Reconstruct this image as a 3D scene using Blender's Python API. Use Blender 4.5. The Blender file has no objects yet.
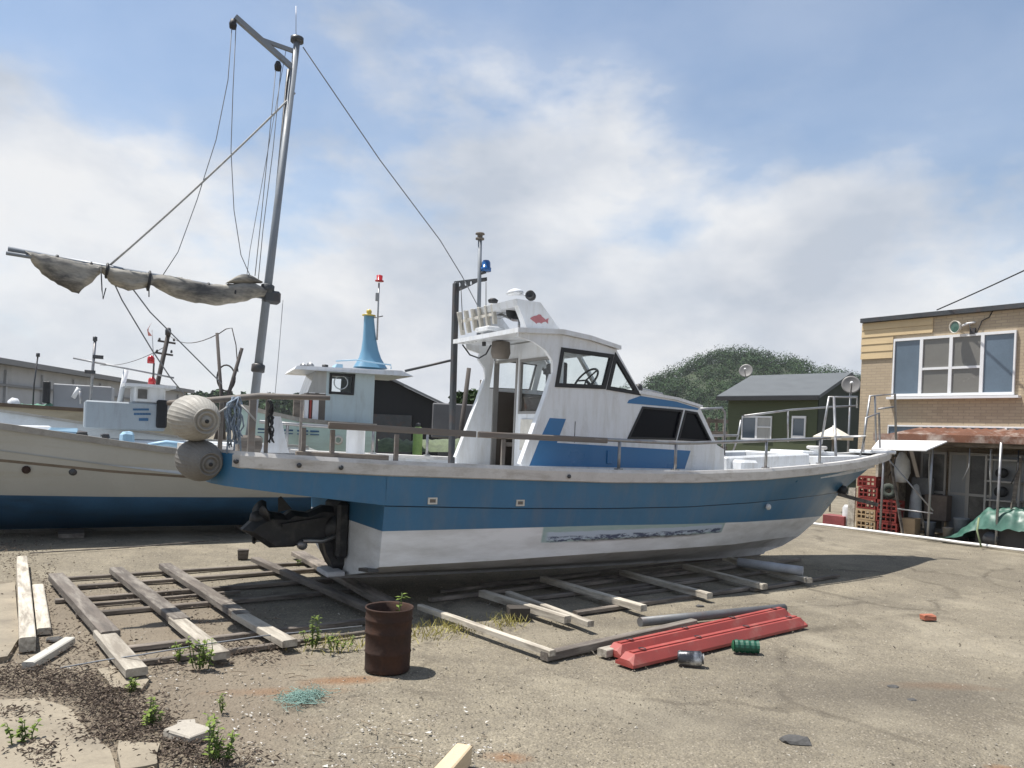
import bpy, bmesh, math, random
import numpy as np
from mathutils import Vector, Matrix, noise
from mathutils.geometry import tessellate_polygon

rad = math.radians
random.seed(7)
rng = np.random.default_rng(7)
scene = bpy.context.scene
col = scene.collection

SKY_STRENGTH = 0.075
SKY_GAIN = (1.42, 1.50, 1.50)
SUN_STRENGTH = 5.0
EXPOSURE = 0.48
CLX, CLY, CLZ = 0.6, 0.3, 0.0
HAZE = 0.00025

# ------------------------------------------------------------------ camera
EYE = 1.6
ROLL = rad(2.5)
FPX = 773.0
cam_d = bpy.data.cameras.new('camera')
cam = bpy.data.objects.new('camera', cam_d)
col.objects.link(cam)
cam_d.sensor_width = 36.0
cam_d.lens = FPX / 1024 * 36.0
cam_d.shift_y = 52.0 / 1024
cam_d.clip_start = 0.05
cam_d.clip_end = 6000
cam.matrix_world = Matrix.Translation((0, 0, EYE)) @ Matrix.Rotation(rad(90), 4, 'X') @ Matrix.Rotation(ROLL, 4, 'Z')
scene.camera = cam
scene.render.resolution_x = 1024
scene.render.resolution_y = 768

# ------------------------------------------------------------------ sky and sun
LIGHT = Vector((0.40, -0.08, -1.0)).normalized()          # direction the sunlight travels
SUN_EL = math.asin(-LIGHT.z)
SUN_AZ = math.atan2(-LIGHT.x, -LIGHT.y)
world = bpy.data.worlds.new('World')
scene.world = world
world.use_nodes = True
wn = world.node_tree
wn.nodes.clear()
def N(nt, kind, **kw):
    n = nt.nodes.new(kind)
    for k, v in kw.items():
        if k in n.inputs.keys() if hasattr(n.inputs, 'keys') else False:
            n.inputs[k].default_value = v
        else:
            setattr(n, k, v)
    return n
def L(nt, a, b): nt.links.new(a, b)
def math_node(nt, op, a, b=None, clamp=False):
    n = nt.nodes.new('ShaderNodeMath'); n.operation = op; n.use_clamp = clamp
    for i, x in enumerate((a, b)):
        if x is None: continue
        if isinstance(x, (int, float)): n.inputs[i].default_value = x
        else: nt.links.new(x, n.inputs[i])
    return n.outputs[0]
def ramp(nt, fac, stops):
    n = nt.nodes.new('ShaderNodeValToRGB')
    els = n.color_ramp.elements
    while len(els) < len(stops): els.new(0.5)
    for e, (p, c) in zip(els, stops):
        e.position = p
        e.color = (c, c, c, 1) if isinstance(c, (int, float)) else (*c, 1)
    nt.links.new(fac, n.inputs[0])
    return n.outputs[0]
def mixc(nt, fac, a, b, mode='MIX'):
    n = nt.nodes.new('ShaderNodeMix'); n.data_type = 'RGBA'; n.blend_type = mode
    if isinstance(fac, (int, float)): n.inputs[0].default_value = fac
    else: nt.links.new(fac, n.inputs[0])
    for i, x in ((6, a), (7, b)):
        if isinstance(x, tuple): n.inputs[i].default_value = (*x[:3], 1)
        else: nt.links.new(x, n.inputs[i])
    return n.outputs[2]
def noise_node(nt, vec, scale, detail=4, rough=.55, dist=0):
    n = nt.nodes.new('ShaderNodeTexNoise')
    n.inputs['Scale'].default_value = scale; n.inputs['Detail'].default_value = detail
    n.inputs['Roughness'].default_value = rough; n.inputs['Distortion'].default_value = dist
    if vec is not None: nt.links.new(vec, n.inputs['Vector'])
    return n.outputs['Fac']
def mapping(nt, vec, scale=(1, 1, 1), loc=(0, 0, 0), rot=(0, 0, 0)):
    n = nt.nodes.new('ShaderNodeMapping')
    n.inputs['Scale'].default_value = scale; n.inputs['Location'].default_value = loc; n.inputs['Rotation'].default_value = rot
    nt.links.new(vec, n.inputs[0])
    return n.outputs[0]

sky = wn.nodes.new('ShaderNodeTexSky')
sky.sky_type = 'NISHITA'; sky.sun_disc = False
sky.sun_elevation = SUN_EL; sky.sun_rotation = SUN_AZ
sky.air_density = 1.0; sky.dust_density = 0.8; sky.ozone_density = 2.0
tc = wn.nodes.new('ShaderNodeTexCoord')
sx = wn.nodes.new('ShaderNodeSeparateXYZ'); L(wn, tc.outputs['Generated'], sx.inputs[0])
cvec = mapping(wn, tc.outputs['Generated'], (1.0, 1.0, 1.9), (CLX, CLY, CLZ), (0, rad(4), 0))
n1 = noise_node(wn, cvec, 2.5, 9, .54, .08)
n2 = noise_node(wn, mapping(wn, cvec, (1, 1, 1), (5.3, 1.7, 2)), 7.5, 8, .58, .1)
dens = math_node(wn, 'ADD', math_node(wn, 'MULTIPLY', n1, .76), math_node(wn, 'MULTIPLY', n2, .24))
# the cloud bank thickens with distance (lower elevations look through more of it)
low = ramp(wn, sx.outputs[2], [(0.0, .24), (0.24, .23), (0.31, .18), (0.38, .07), (0.5, .05)])
dens = math_node(wn, 'SUBTRACT', math_node(wn, 'ADD', dens, low), .105)   # clear overhead, a bank of cloud towards the horizon
mask = ramp(wn, dens, [(.42, .24), (.50, .34), (.555, .70), (.60, .94), (.70, 1.0)])
n3 = noise_node(wn, mapping(wn, cvec, (1, 1, 1), (9.1, 4.2, 0)), 4.2, 8, .55, .1)
ccol = ramp(wn, n3, [(.34, (5.2, 5.7, 6.5)), (.5, (6.8, 7.1, 7.6)), (.64, (8.3, 8.4, 8.55))])
skyv = mixc(wn, 1.0, sky.outputs[0], (SKY_GAIN[0], SKY_GAIN[1], SKY_GAIN[2]), 'MULTIPLY')
wcol = mixc(wn, mask, skyv, ccol)
bg = wn.nodes.new('ShaderNodeBackground'); bg.inputs[1].default_value = SKY_STRENGTH
L(wn, wcol, bg.inputs[0])
wo = wn.nodes.new('ShaderNodeOutputWorld'); L(wn, bg.outputs[0], wo.inputs[0])

sun_d = bpy.data.lights.new('sun', 'SUN'); sun_d.energy = SUN_STRENGTH; sun_d.angle = rad(0.6); sun_d.color = (1, .955, .89)
sun = bpy.data.objects.new('sun', sun_d); col.objects.link(sun)
sun.rotation_euler = LIGHT.to_track_quat('-Z', 'Y').to_euler()
sun.location = (-8, 6, 20)
scene.view_settings.view_transform = 'Standard'
scene.view_settings.look = 'None'
scene.view_settings.exposure = EXPOSURE
scene.view_settings.gamma = 1.0
scene.view_settings.use_curve_mapping = False
scene.render.engine = 'CYCLES'

# ------------------------------------------------------------------ measuring helpers (photo measurement -> place in the yard)
CR, SR = math.cos(ROLL), math.sin(ROLL)
def ray(px, py):
    dx = (px - 512) / FPX; dy = (436 - py) / FPX
    return dx * CR - dy * SR, dx * SR + dy * CR
def G(px, py, z=0.0):
    u, v = ray(px, py); Y = (z - EYE) / v
    return Vector((u * Y, Y, z))
def at(px, py, Y):
    u, v = ray(px, py)
    return Vector((u * Y, Y, EYE + v * Y))
BA = rad(31); BO = (-1.64, 7.65); BC, BS = math.cos(BA), math.sin(BA)
def BP(px, py, n):
    """point on the main boat's fore-and-aft plane at sideways offset n, in boat coordinates"""
    u, v = ray(px, py)
    s = (u * (BO[1] + BC * n) - BO[0] + BS * n) / (BC - u * BS)
    Y = BO[1] + BS * s + BC * n
    return Vector((s, n, EYE + v * Y))
FD = Vector((.6, -.8, 0)); FN = Vector((.8, .6, 0)); FO = Vector((6.8, 15.9, 0))
def W(px, py, off):
    """point on a plane parallel to the brick building's front, off metres behind the yard edge: (along, height)"""
    b = FO + FN * off
    u, v = ray(px, py); t = (u * b.y - b.x) / (FD.x - u * FD.y)
    return t, EYE + v * (b.y + FD.y * t)

# ------------------------------------------------------------------ materials
MATS = {}
def mat(name, c, rough=.6, metal=0.0, var=.22, scale=6.0, bump=.12, stretch=(1, 1, 1), dirt=None, fine=60.0, coat=0.0, spec=.5, hue=None, coords='Object', rand=0.0, dth=(.5, .72)):
    """painted / weathered surface: base colour with blotches, streaks of dirt and a fine relief"""
    if name in MATS: return MATS[name]
    m = bpy.data.materials.new(name); m.use_nodes = True
    nt = m.node_tree; b = nt.nodes['Principled BSDF']
    t = nt.nodes.new('ShaderNodeTexCoord')
    src = t.outputs[coords]
    if rand:
        oi = nt.nodes.new('ShaderNodeObjectInfo')
        ad = nt.nodes.new('ShaderNodeVectorMath'); ad.operation = 'MULTIPLY_ADD'
        cmb = nt.nodes.new('ShaderNodeCombineXYZ')
        for i in range(3): L(nt, oi.outputs['Random'], cmb.inputs[i])
        L(nt, cmb.outputs[0], ad.inputs[0]); ad.inputs[1].default_value = (37, 53, 71); L(nt, src, ad.inputs[2])
        src = ad.outputs[0]
    v = mapping(nt, src, stretch)
    big = noise_node(nt, v, scale, 6, .6, .2)
    sm = noise_node(nt, v, fine, 3, .6)
    k = math_node(nt, 'ADD', math_node(nt, 'MULTIPLY', big, .7), math_node(nt, 'MULTIPLY', sm, .3))
    dark = tuple(x * (1 - var) for x in c); lite = tuple(min(1, x * (1 + var)) for x in c)
    if hue: dark = tuple(a * h for a, h in zip(dark, hue))
    cc = ramp(nt, k, [(.34, dark), (.5, c), (.66, lite)])
    if rand:
        val = nt.nodes.new('ShaderNodeMapRange'); L(nt, oi.outputs['Random'], val.inputs[0]); val.inputs[3].default_value = 1 - rand; val.inputs[4].default_value = 1 + rand
        cmb2 = nt.nodes.new('ShaderNodeCombineXYZ')
        for i in range(3): L(nt, val.outputs[0], cmb2.inputs[i])
        cc = mixc(nt, 1.0, cc, cmb2.outputs[0], 'MULTIPLY')
    if dirt:
        dc, amt, dscale, dst = dirt
        dn = noise_node(nt, mapping(nt, src, dst, (3.1, 7.7, 1.3)), dscale, 7, .68, .3)
        f = ramp(nt, dn, [(dth[0], 0.0), (dth[1], amt)])
        cc = mixc(nt, f, cc, dc)
    L(nt, cc, b.inputs['Base Color'])
    b.inputs['Metallic'].default_value = metal
    rr = ramp(nt, big, [(.3, max(.05, rough - .1)), (.7, min(1, rough + .1))]); L(nt, rr, b.inputs['Roughness'])
    b.inputs['Specular IOR Level'].default_value = spec
    if coat: b.inputs['Coat Weight'].default_value = coat; b.inputs['Coat Roughness'].default_value = .15
    if bump:
        bp = nt.nodes.new('ShaderNodeBump'); bp.inputs['Strength'].default_value = bump; bp.inputs['Distance'].default_value = .01
        L(nt, k, bp.inputs['Height']); L(nt, bp.outputs[0], b.inputs['Normal'])
    MATS[name] = m
    return m
def glass(name, tint=(.95, .97, .97), refl=.04, rough=.02):
    if name in MATS: return MATS[name]
    m = bpy.data.materials.new(name); m.use_nodes = True
    nt = m.node_tree; nt.nodes.clear()
    tr = nt.nodes.new('ShaderNodeBsdfTransparent'); tr.inputs[0].default_value = (*tint, 1)
    gl = nt.nodes.new('ShaderNodeBsdfGlossy'); gl.inputs['Roughness'].default_value = rough
    fr = nt.nodes.new('ShaderNodeLayerWeight'); fr.inputs[0].default_value = .5
    f = math_node(nt, 'ADD', math_node(nt, 'MULTIPLY', math_node(nt, 'POWER', fr.outputs['Facing'], 4.0), .45), refl * .5, True)
    mx = nt.nodes.new('ShaderNodeMixShader'); L(nt, f, mx.inputs[0]); L(nt, tr.outputs[0], mx.inputs[1]); L(nt, gl.outputs[0], mx.inputs[2])
    o = nt.nodes.new('ShaderNodeOutputMaterial'); L(nt, mx.outputs[0], o.inputs[0])
    MATS[name] = m
    return m
RUST = (.16, .065, .028)
GRIME = (.12, .105, .085)
m_hullblue = mat('blue hull paint', (.036, .145, .270), .36, var=.10, scale=1.3, bump=.04, fine=14, dirt=((.11, .17, .22), .5, 2.2, (2.2, 2, .5)), dth=(.46, .7), spec=.5)
m_cabinblue = mat('blue cabin paint', (.030, .145, .32), .35, var=.06, scale=2, bump=.02)
m_white = mat('white gelcoat', (.67, .69, .71), .32, var=.05, scale=2.2, bump=.03, fine=20, dirt=((.43, .41, .36), .5, 3.2, (3.5, 3.5, .5)), dth=(.46, .72))
m_hullwhite = mat('white bottom paint', (.66, .67, .69), .4, var=.06, scale=2, bump=.03, dirt=((.42, .40, .36), .5, 2.4, (1, 1, 2)))
m_bottom = mat('chalky grey keel paint', (.58, .58, .59), .7, var=.15, scale=3, bump=.1, dirt=((.2, .19, .17), .5, 3, (1, 1, 1)))
m_gunwale = mat('weathered white gunwale', (.54, .525, .50), .6, var=.12, scale=4, bump=.08, dirt=((.30, .27, .23), .75, 6, (.6, 2, 2)))
m_steel = mat('galvanised steel', (.31, .315, .32), .45, .75, var=.15, scale=8, bump=.05, dirt=(RUST, .45, 7, (1, 1, 1)))
m_mast = mat('grey mast aluminium', (.20, .225, .255), .55, .15, var=.1, scale=5, bump=.05, dirt=((.22, .2, .18), .5, 6, (1, 1, .5)))
m_darksteel = mat('dark painted steel', (.06, .065, .07), .5, .3, var=.2, scale=6, bump=.08, dirt=(RUST, .3, 6, (1, 1, 1)))
m_black = mat('black rubber', (.018, .019, .021), .6, var=.3, scale=12, bump=.08)
m_drive = mat('black drive casting', (.022, .023, .026), .5, .1, var=.35, scale=7, bump=.2, dirt=((.09, .085, .08), .6, 9, (1, 1, 1)))
m_oldwood = mat('grey weathered wood', (.21, .18, .15), .88, var=.3, scale=2.2, bump=.6, stretch=(1, 9, 9), fine=40, dirt=((.06, .05, .042), .85, 2.2, (.8, 4, 4)), rand=.25, dth=(.42, .62))
m_palewood = mat('bleached pale wood', (.46, .42, .35), .85, var=.2, scale=2.2, bump=.5, stretch=(1, 9, 9), fine=40, dirt=((.17, .145, .115), .8, 2.4, (.8, 5, 5)), rand=.18, dth=(.43, .62))
m_darkwood_shade = mat('dark wood and sail shade', (.12, .102, .086), .85, var=.4, scale=2.2, bump=.7, stretch=(1, 9, 9), fine=40, rand=.2, dirt=((.27, .245, .21), .75, 2.6, (.8, 5, 5)), dth=(.45, .64))  # dark timber; on the left cross timbers it paints in the sail's shadow
m_railwood = mat('weathered rail timber', (.165, .148, .132), .8, var=.22, scale=2, bump=.35, stretch=(.8, 9, 9), dirt=((.16, .12, .09), .8, 2.4, (.8, 4, 4)))
m_rope = mat('pale rope', (.36, .36, .35), .9, var=.2, scale=40, bump=.3)
m_bluerope = mat('blue rope', (.21, .26, .32), .9, var=.3, scale=30, bump=.3)
m_sail = mat('dirty canvas', (.30, .285, .25), .9, var=.35, scale=3.5, bump=.5, stretch=(.7, 2, 3), fine=30, dirt=((.05, .052, .056), .9, 2.6, (.8, 1.6, 2.2)), dth=(.44, .62))
m_float = mat('grey plastic float', (.32, .305, .27), .6, var=.2, scale=5, bump=.2, dirt=((.2, .18, .15), .7, 5, (1, 1, 1)))
m_clear = glass('clear glass')
m_tint = mat('black tinted acrylic', (.005, .006, .009), .12, var=.1, scale=2, bump=0, spec=.12)
m_rust = mat('rusted steel', (.042, .021, .014), .85, .15, var=.4, scale=7, bump=.5, dirt=((.10, .042, .02), .6, 6, (1, 1, .6)))
m_redplastic = mat('faded red rubber', (.30, .052, .043), .6, var=.12, scale=4, bump=.15, dirt=((.36, .2, .16), .5, 5, (1, 1, 1)))
m_interior = mat('cabin interior', (.15, .13, .11), .7, var=.15, scale=4)
m_beige = mat('cream plastic', (.60, .57, .50), .6, var=.12, scale=8, bump=.05, dirt=((.3, .27, .22), .5, 8, (1, 1, 1)))

# ------------------------------------------------------------------ mesh helpers
class MB:
    def __init__(s): s.v = []; s.f = []; s.m = []; s.sm = []
    def add(s, vs, fs, mi=0, smooth=False):
        o = len(s.v); s.v += [tuple(x) for x in vs]
        for f in fs: s.f.append(tuple(i + o for i in f)); s.m.append(mi); s.sm.append(smooth)
        return s
    def box(s, c, d, rz=0.0, mi=0, rot=None, jit=0.0, taper=1.0, bev=0.0):
        hx, hy, hz = d[0] / 2, d[1] / 2, d[2] / 2
        R = rot if rot is not None else Matrix.Rotation(rz, 3, 'Z')
        c = Vector(c)
        if bev > 0:
            b = min(bev, hx * .5, hy * .5, hz * .5)
            bm = bmesh.new(); bmesh.ops.create_cube(bm, size=1)
            for v in bm.verts: v.co = Vector((v.co.x * d[0], v.co.y * d[1], v.co.z * d[2]))
            bmesh.ops.bevel(bm, geom=bm.edges[:], offset=b, segments=1, affect='EDGES')
            bm.verts.index_update()
            vs = [c + R @ (v.co + Vector([random.uniform(-jit, jit) for _ in range(3)])) for v in bm.verts]
            fs = [[v.index for v in f.verts] for f in bm.faces]
            bm.free()
            return s.add(vs, fs, mi)
        vs = []
        for sz in (-1, 1):
            k = taper if sz > 0 else 1
            for sx_, sy_ in ((-1, -1), (1, -1), (1, 1), (-1, 1)):
                p = Vector((sx_ * hx * k, sy_ * hy * k, sz * hz)) + Vector([random.uniform(-jit, jit) for _ in range(3)])
                vs.append(c + R @ p)
        return s.add(vs, [(3, 2, 1, 0), (4, 5, 6, 7), (0, 1, 5, 4), (1, 2, 6, 5), (2, 3, 7, 6), (3, 0, 4, 7)], mi)
    def bar(s, a, b, w, h, mi=0, bev=0.0, up=(0, 0, 1), jit=0.0):
        a, b = Vector(a), Vector(b); d = b - a; x = d.normalized(); up = Vector(up)
        if abs(x.dot(up)) > .97: up = Vector((0, 1, 0))
        y = up.cross(x).normalized(); z = x.cross(y)
        R = Matrix((x, y, z)).transposed()
        return s.box((a + b) / 2, (d.length, w, h), rot=R, mi=mi, bev=bev, jit=jit)
    def tube(s, pts, r, seg=8, mi=0, caps=True):
        pts = [Vector(p) for p in pts]; n = len(pts)
        rs = r if isinstance(r, (list, tuple)) else [r] * n
        vs = []; prev = None
        for i, p in enumerate(pts):
            t = (pts[min(i + 1, n - 1)] - pts[max(i - 1, 0)]).normalized()
            ref = prev if prev is not None else (Vector((0, 0, 1)) if abs(t.z) < .9 else Vector((0, 1, 0)))
            u = (ref - t * ref.dot(t)).normalized(); w = t.cross(u); prev = u
            for k in range(seg):
                a = 2 * math.pi * k / seg
                vs.append(p + (u * math.cos(a) + w * math.sin(a)) * rs[i])
        fs = [(i * seg + k, i * seg + (k + 1) % seg, (i + 1) * seg + (k + 1) % seg, (i + 1) * seg + k) for i in range(n - 1) for k in range(seg)]
        s.add(vs, fs, mi, True)
        if caps:
            o = len(s.v) - len(vs)
            s.f.append(tuple(o + k for k in reversed(range(seg)))); s.m.append(mi); s.sm.append(False)
            s.f.append(tuple(o + (n - 1) * seg + k for k in range(seg))); s.m.append(mi); s.sm.append(False)
        return s
    def lathe(s, prof, c=(0, 0, 0), axis=(0, 0, 1), seg=24, mi=0, smooth=True, wob=None):
        axis = Vector(axis).normalized(); c = Vector(c)
        ref = Vector((1, 0, 0)) if abs(axis.x) < .9 else Vector((0, 1, 0))
        u = (ref - axis * ref.dot(axis)).normalized(); w = axis.cross(u)
        vs = []
        for r, h in prof:
            for k in range(seg):
                a = 2 * math.pi * k / seg
                rr = r * (wob(a, h) if wob else 1)
                vs.append(c + axis * h + (u * math.cos(a) + w * math.sin(a)) * rr)
        n = len(prof)
        fs = [(i * seg + k, i * seg + (k + 1) % seg, (i + 1) * seg + (k + 1) % seg, (i + 1) * seg + k) for i in range(n - 1) for k in range(seg)]
        return s.add(vs, fs, mi, smooth)
    def plate(s, outer, holes, fn, thick, mi=0):
        """flat plate with holes: 2-D loops mapped by fn(a, b, depth)"""
        loops = [list(outer)] + [list(h) for h in holes]
        tri = tessellate_polygon([[Vector((a, b, 0)) for a, b in l] for l in loops])
        flat = [p for l in loops for p in l]; n = len(flat)
        vs = [fn(a, b, 0) for a, b in flat] + [fn(a, b, thick) for a, b in flat]
        fs = [tuple(t) for t in tri] + [tuple(i + n for i in reversed(t)) for t in tri]
        o = 0
        for l in loops:
            k = len(l)
            for i in range(k): fs.append((o + i, o + (i + 1) % k, o + (i + 1) % k + n, o + i + n))
            o += k
        return s.add(vs, fs, mi)
    def grid(s, rows, mi=0, smooth=True, close=False, mats=None):
        nr, nc = len(rows), len(rows[0])
        vs = [p for r in rows for p in r]
        for i in range(nr - 1):
            pass
        o = len(s.v); s.v += [tuple(p) for p in vs]
        for i in range(nr - 1):
            for j in range(nc - 1 + (1 if close else 0)):
                j2 = (j + 1) % nc
                s.f.append((o + i * nc + j, o + i * nc + j2, o + (i + 1) * nc + j2, o + (i + 1) * nc + j))
                s.m.append(mats[i] if mats else mi); s.sm.append(smooth)
        return s
    def build(s, name, mats, parent=None, fix=True):
        me = bpy.data.meshes.new(name); me.from_pydata(s.v, [], s.f); me.update()
        for m in (mats if isinstance(mats, (list, tuple)) else [mats]): me.materials.append(m)
        me.polygons.foreach_set('material_index', s.m); me.polygons.foreach_set('use_smooth', s.sm)
        if fix:
            bm = bmesh.new(); bm.from_mesh(me); bmesh.ops.recalc_face_normals(bm, faces=bm.faces[:]); bm.to_mesh(me); bm.free()
        o = bpy.data.objects.new(name, me); col.objects.link(o)
        if parent is not None: o.parent = parent
        return o
def tag(o, label=None, cat=None, group=None, kind=None):
    if label: o['label'] = label
    if cat: o['category'] = cat
    if group: o['group'] = group
    if kind: o['kind'] = kind
    return o
def thing(name, label, cat, loc=(0, 0, 0), rz=0.0, group=None):
    o = bpy.data.objects.new(name, None); col.objects.link(o)
    o.location = loc; o.rotation_euler = (0, 0, rz); o.empty_display_size = .3
    return tag(o, label, cat, group)
def interp(x, xs, ys):
    return float(np.interp(x, xs, ys))
def scale_poly(poly, d):
    """offset a convex-ish polygon outward by d"""
    n = len(poly); cx_ = sum(p[0] for p in poly) / n; cy_ = sum(p[1] for p in poly) / n
    area = sum(poly[i][0] * poly[(i + 1) % n][1] - poly[(i + 1) % n][0] * poly[i][1] for i in range(n))
    sg = 1 if area > 0 else -1
    out = []
    for i in range(n):
        p0, p1, p2 = Vector(poly[i - 1]), Vector(poly[i]), Vector(poly[(i + 1) % n])
        e1 = (p1 - p0).normalized(); e2 = (p2 - p1).normalized()
        n1_ = Vector((e1.y, -e1.x)) * sg; n2_ = Vector((e2.y, -e2.x)) * sg
        b = (n1_ + n2_); b = b / max(.35, b.length_squared) * 2 * d
        out.append((p1.x + b.x, p1.y + b.y))
    return out
def sag(a, b, k, n=10):
    a, b = Vector(a), Vector(b)
    return [a.lerp(b, i / n) - Vector((0, 0, k * 4 * (i / n) * (1 - i / n))) for i in range(n + 1)]

# ================================================================== the ground
def ground_material():
    m = bpy.data.materials.new('worn gravelly concrete'); m.use_nodes = True
    nt = m.node_tree; b = nt.nodes['Principled BSDF']
    t = nt.nodes.new('ShaderNodeTexCoord'); P = t.outputs['Object']
    broad = noise_node(nt, P, .35, 5, .6, .4)
    mid = noise_node(nt, P, 2.3, 6, .62, .3)
    fine = noise_node(nt, P, 26, 5, .7)
    c = ramp(nt, broad, [(.32, (.162, .141, .104)), (.5, (.225, .197, .145)), (.68, (.300, .264, .195))])
    c = mixc(nt, ramp(nt, mid, [(.38, .5), (.62, 0.0)]), c, (.115, .100, .076))
    # exposed aggregate: pale and dark stones set in the worn surface
    vo = nt.nodes.new('ShaderNodeTexVoronoi'); vo.inputs['Scale'].default_value = 55; L(nt, P, vo.inputs['Vector'])
    stone = ramp(nt, vo.outputs['Color'], [(.0, (.08, .07, .056)), (.35, (.185, .16, .122)), (.7, (.29, .255, .198)), (1.0, (.54, .48, .39))])
    edge = ramp(nt, vo.outputs['Distance'], [(.25, .75), (.6, 0.0)])
    c = mixc(nt, math_node(nt, 'MULTIPLY', edge, ramp(nt, mid, [(.3, .9), (.7, .45)])), c, stone)
    vo2 = nt.nodes.new('ShaderNodeTexVoronoi'); vo2.inputs['Scale'].default_value = 130; L(nt, P, vo2.inputs['Vector'])
    grit = ramp(nt, vo2.outputs['Color'], [(.05, .70), (.5, 1.0), (.95, 1.32)])
    gcol = nt.nodes.new('ShaderNodeCombineXYZ')
    for i in range(3): L(nt, grit, gcol.inputs[i])
    c = mixc(nt, .8, c, mixc(nt, 1.0, c, gcol.outputs[0], 'MULTIPLY'))
    c = mixc(nt, ramp(nt, fine, [(.4, .35), (.6, 0.0)]), c, (.11, .098, .082))
    # old slab joints and wandering cracks
    wv = nt.nodes.new('ShaderNodeVectorMath'); wv.operation = 'MULTIPLY_ADD'
    nz3 = nt.nodes.new('ShaderNodeTexNoise'); nz3.inputs['Scale'].default_value = 1.4; nz3.inputs['Detail'].default_value = 5; L(nt, P, nz3.inputs['Vector'])
    L(nt, nz3.outputs['Color'], wv.inputs[0]); wv.inputs[1].default_value = (.8, .8, 0); L(nt, P, wv.inputs[2])
    cr = nt.nodes.new('ShaderNodeTexVoronoi'); cr.feature = 'DISTANCE_TO_EDGE'; cr.inputs['Scale'].default_value = .33; L(nt, wv.outputs[0], cr.inputs['Vector'])
    crack = ramp(nt, cr.outputs['Distance'], [(.0, 1.0), (.006, .75), (.016, 0.0)])
    crack = math_node(nt, 'MULTIPLY', crack, ramp(nt, noise_node(nt, P, .9, 4, .6), [(.42, 0.0), (.56, .55)]))
    c = mixc(nt, crack, c, (.062, .052, .040))
    pale = ramp(nt, noise_node(nt, mapping(nt, P, (1, 1, 1), (4, 9, 0)), .8, 6, .62, .5), [(.52, 0.0), (.68, .45)])
    c = mixc(nt, pale, c, (.33, .295, .225))
    # bare soil on the lower left side of the yard
    sep = nt.nodes.new('ShaderNodeSeparateXYZ'); L(nt, P, sep.inputs[0])
    def spot(x, y, rx, ry, ang=0, edge_=.5, nscale=5, amp=.9):
        mp = nt.nodes.new('ShaderNodeMapping'); mp.vector_type = 'TEXTURE'
        mp.inputs['Location'].default_value = (x, y, 0); mp.inputs['Rotation'].default_value = (0, 0, ang); mp.inputs['Scale'].default_value = (rx, ry, 1)
        L(nt, P, mp.inputs[0])
        ln = nt.nodes.new('ShaderNodeVectorMath'); ln.operation = 'LENGTH'; L(nt, mp.outputs[0], ln.inputs[0])
        nz = noise_node(nt, P, nscale, 5, .65)
        d = math_node(nt, 'ADD', ln.outputs['Value'], math_node(nt, 'MULTIPLY', math_node(nt, 'SUBTRACT', nz, .5), amp * 2))
        return ramp(nt, d, [(edge_, 1.0), (1.0, 0.0)])
    soil = spot(-3.0, 5.0, 1.9, 3.0, rad(30), .75, 2.0, .5)
    c = mixc(nt, math_node(nt, 'MULTIPLY', soil, .75), c, mixc(nt, fine, (.13, .105, .078), (.24, .20, .15)))
    for (px, py, rx, ry, a, k) in RUST_SPOTS:
        g = G(px, py)
        c = mixc(nt, math_node(nt, 'MULTIPLY', spot(g.x, g.y, rx, ry, a, .25, 7, .5), k), c, (.20, .098, .044))
    for (px, py, rx, ry, a, k) in DARK_SPOTS:
        g = G(px, py)
        c = mixc(nt, math_node(nt, 'MULTIPLY', spot(g.x, g.y, rx, ry, a, .2, 3, .6), k), c, (.075, .066, .055))
    L(nt, c, b.inputs['Base Color']); b.inputs['Roughness'].default_value = .93; b.inputs['Specular IOR Level'].default_value = .25
    h = math_node(nt, 'ADD', math_node(nt, 'MULTIPLY', fine, .5), math_node(nt, 'MULTIPLY', edge, .7))
    h = math_node(nt, 'ADD', h, math_node(nt, 'MULTIPLY', mid, .9)); h = math_node(nt, 'SUBTRACT', h, math_node(nt, 'MULTIPLY', crack, 1.2))
    bp = nt.nodes.new('ShaderNodeBump'); bp.inputs['Strength'].default_value = .55; bp.inputs['Distance'].default_value = .015
    L(nt, h, bp.inputs['Height']); L(nt, bp.outputs[0], b.inputs['Normal'])
    return m
RUST_SPOTS = [(347, 679, .34, .11, rad(14), .7), (285, 690, .5, .10, rad(12), .45), (508, 755, .16, .08, 0, .6), (1005, 766, .14, .06, 0, .6), (940, 686, .5, .12, rad(5), .35)]
DARK_SPOTS = [(900, 690, 1.5, .6, rad(10), .45), (700, 720, .9, .4, 0, .3), (880, 600, 1.8, .5, rad(30), .3), (300, 590, 2.6, .9, rad(31), .35), (620, 620, 2.0, .3, rad(20), .25), (760, 660, .8, .3, 0, .25)]  # darker patches mixed into the ground colour
gm = ground_material()
# one sheet: fine gently uneven grid near the camera, long skirts out to the horizon
def axis_pts(lo, hi, step, far):
    a = list(np.arange(lo, hi + 1e-6, step))
    return [-far, -far / 6, -far / 30] + a + [far / 30, far / 6, far] if lo > -far / 30 else a
xs = axis_pts(-12, 14, .25, 3000); ys = axis_pts(1.0, 19, .25, 3000)
rows = []
for y in ys:
    r = []
    for x in xs:
        inn = -12 <= x <= 14 and 1 <= y <= 19
        z = (noise.noise(Vector((x * .55, y * .55, 3))) * .022 + noise.noise(Vector((x * 2.1, y * 2.1, 9))) * .007) if inn else 0
        r.append((x, y, z - .012))
    rows.append(r)
tag(MB().grid(rows).build('ground', gm, fix=False), kind='structure')

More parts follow.
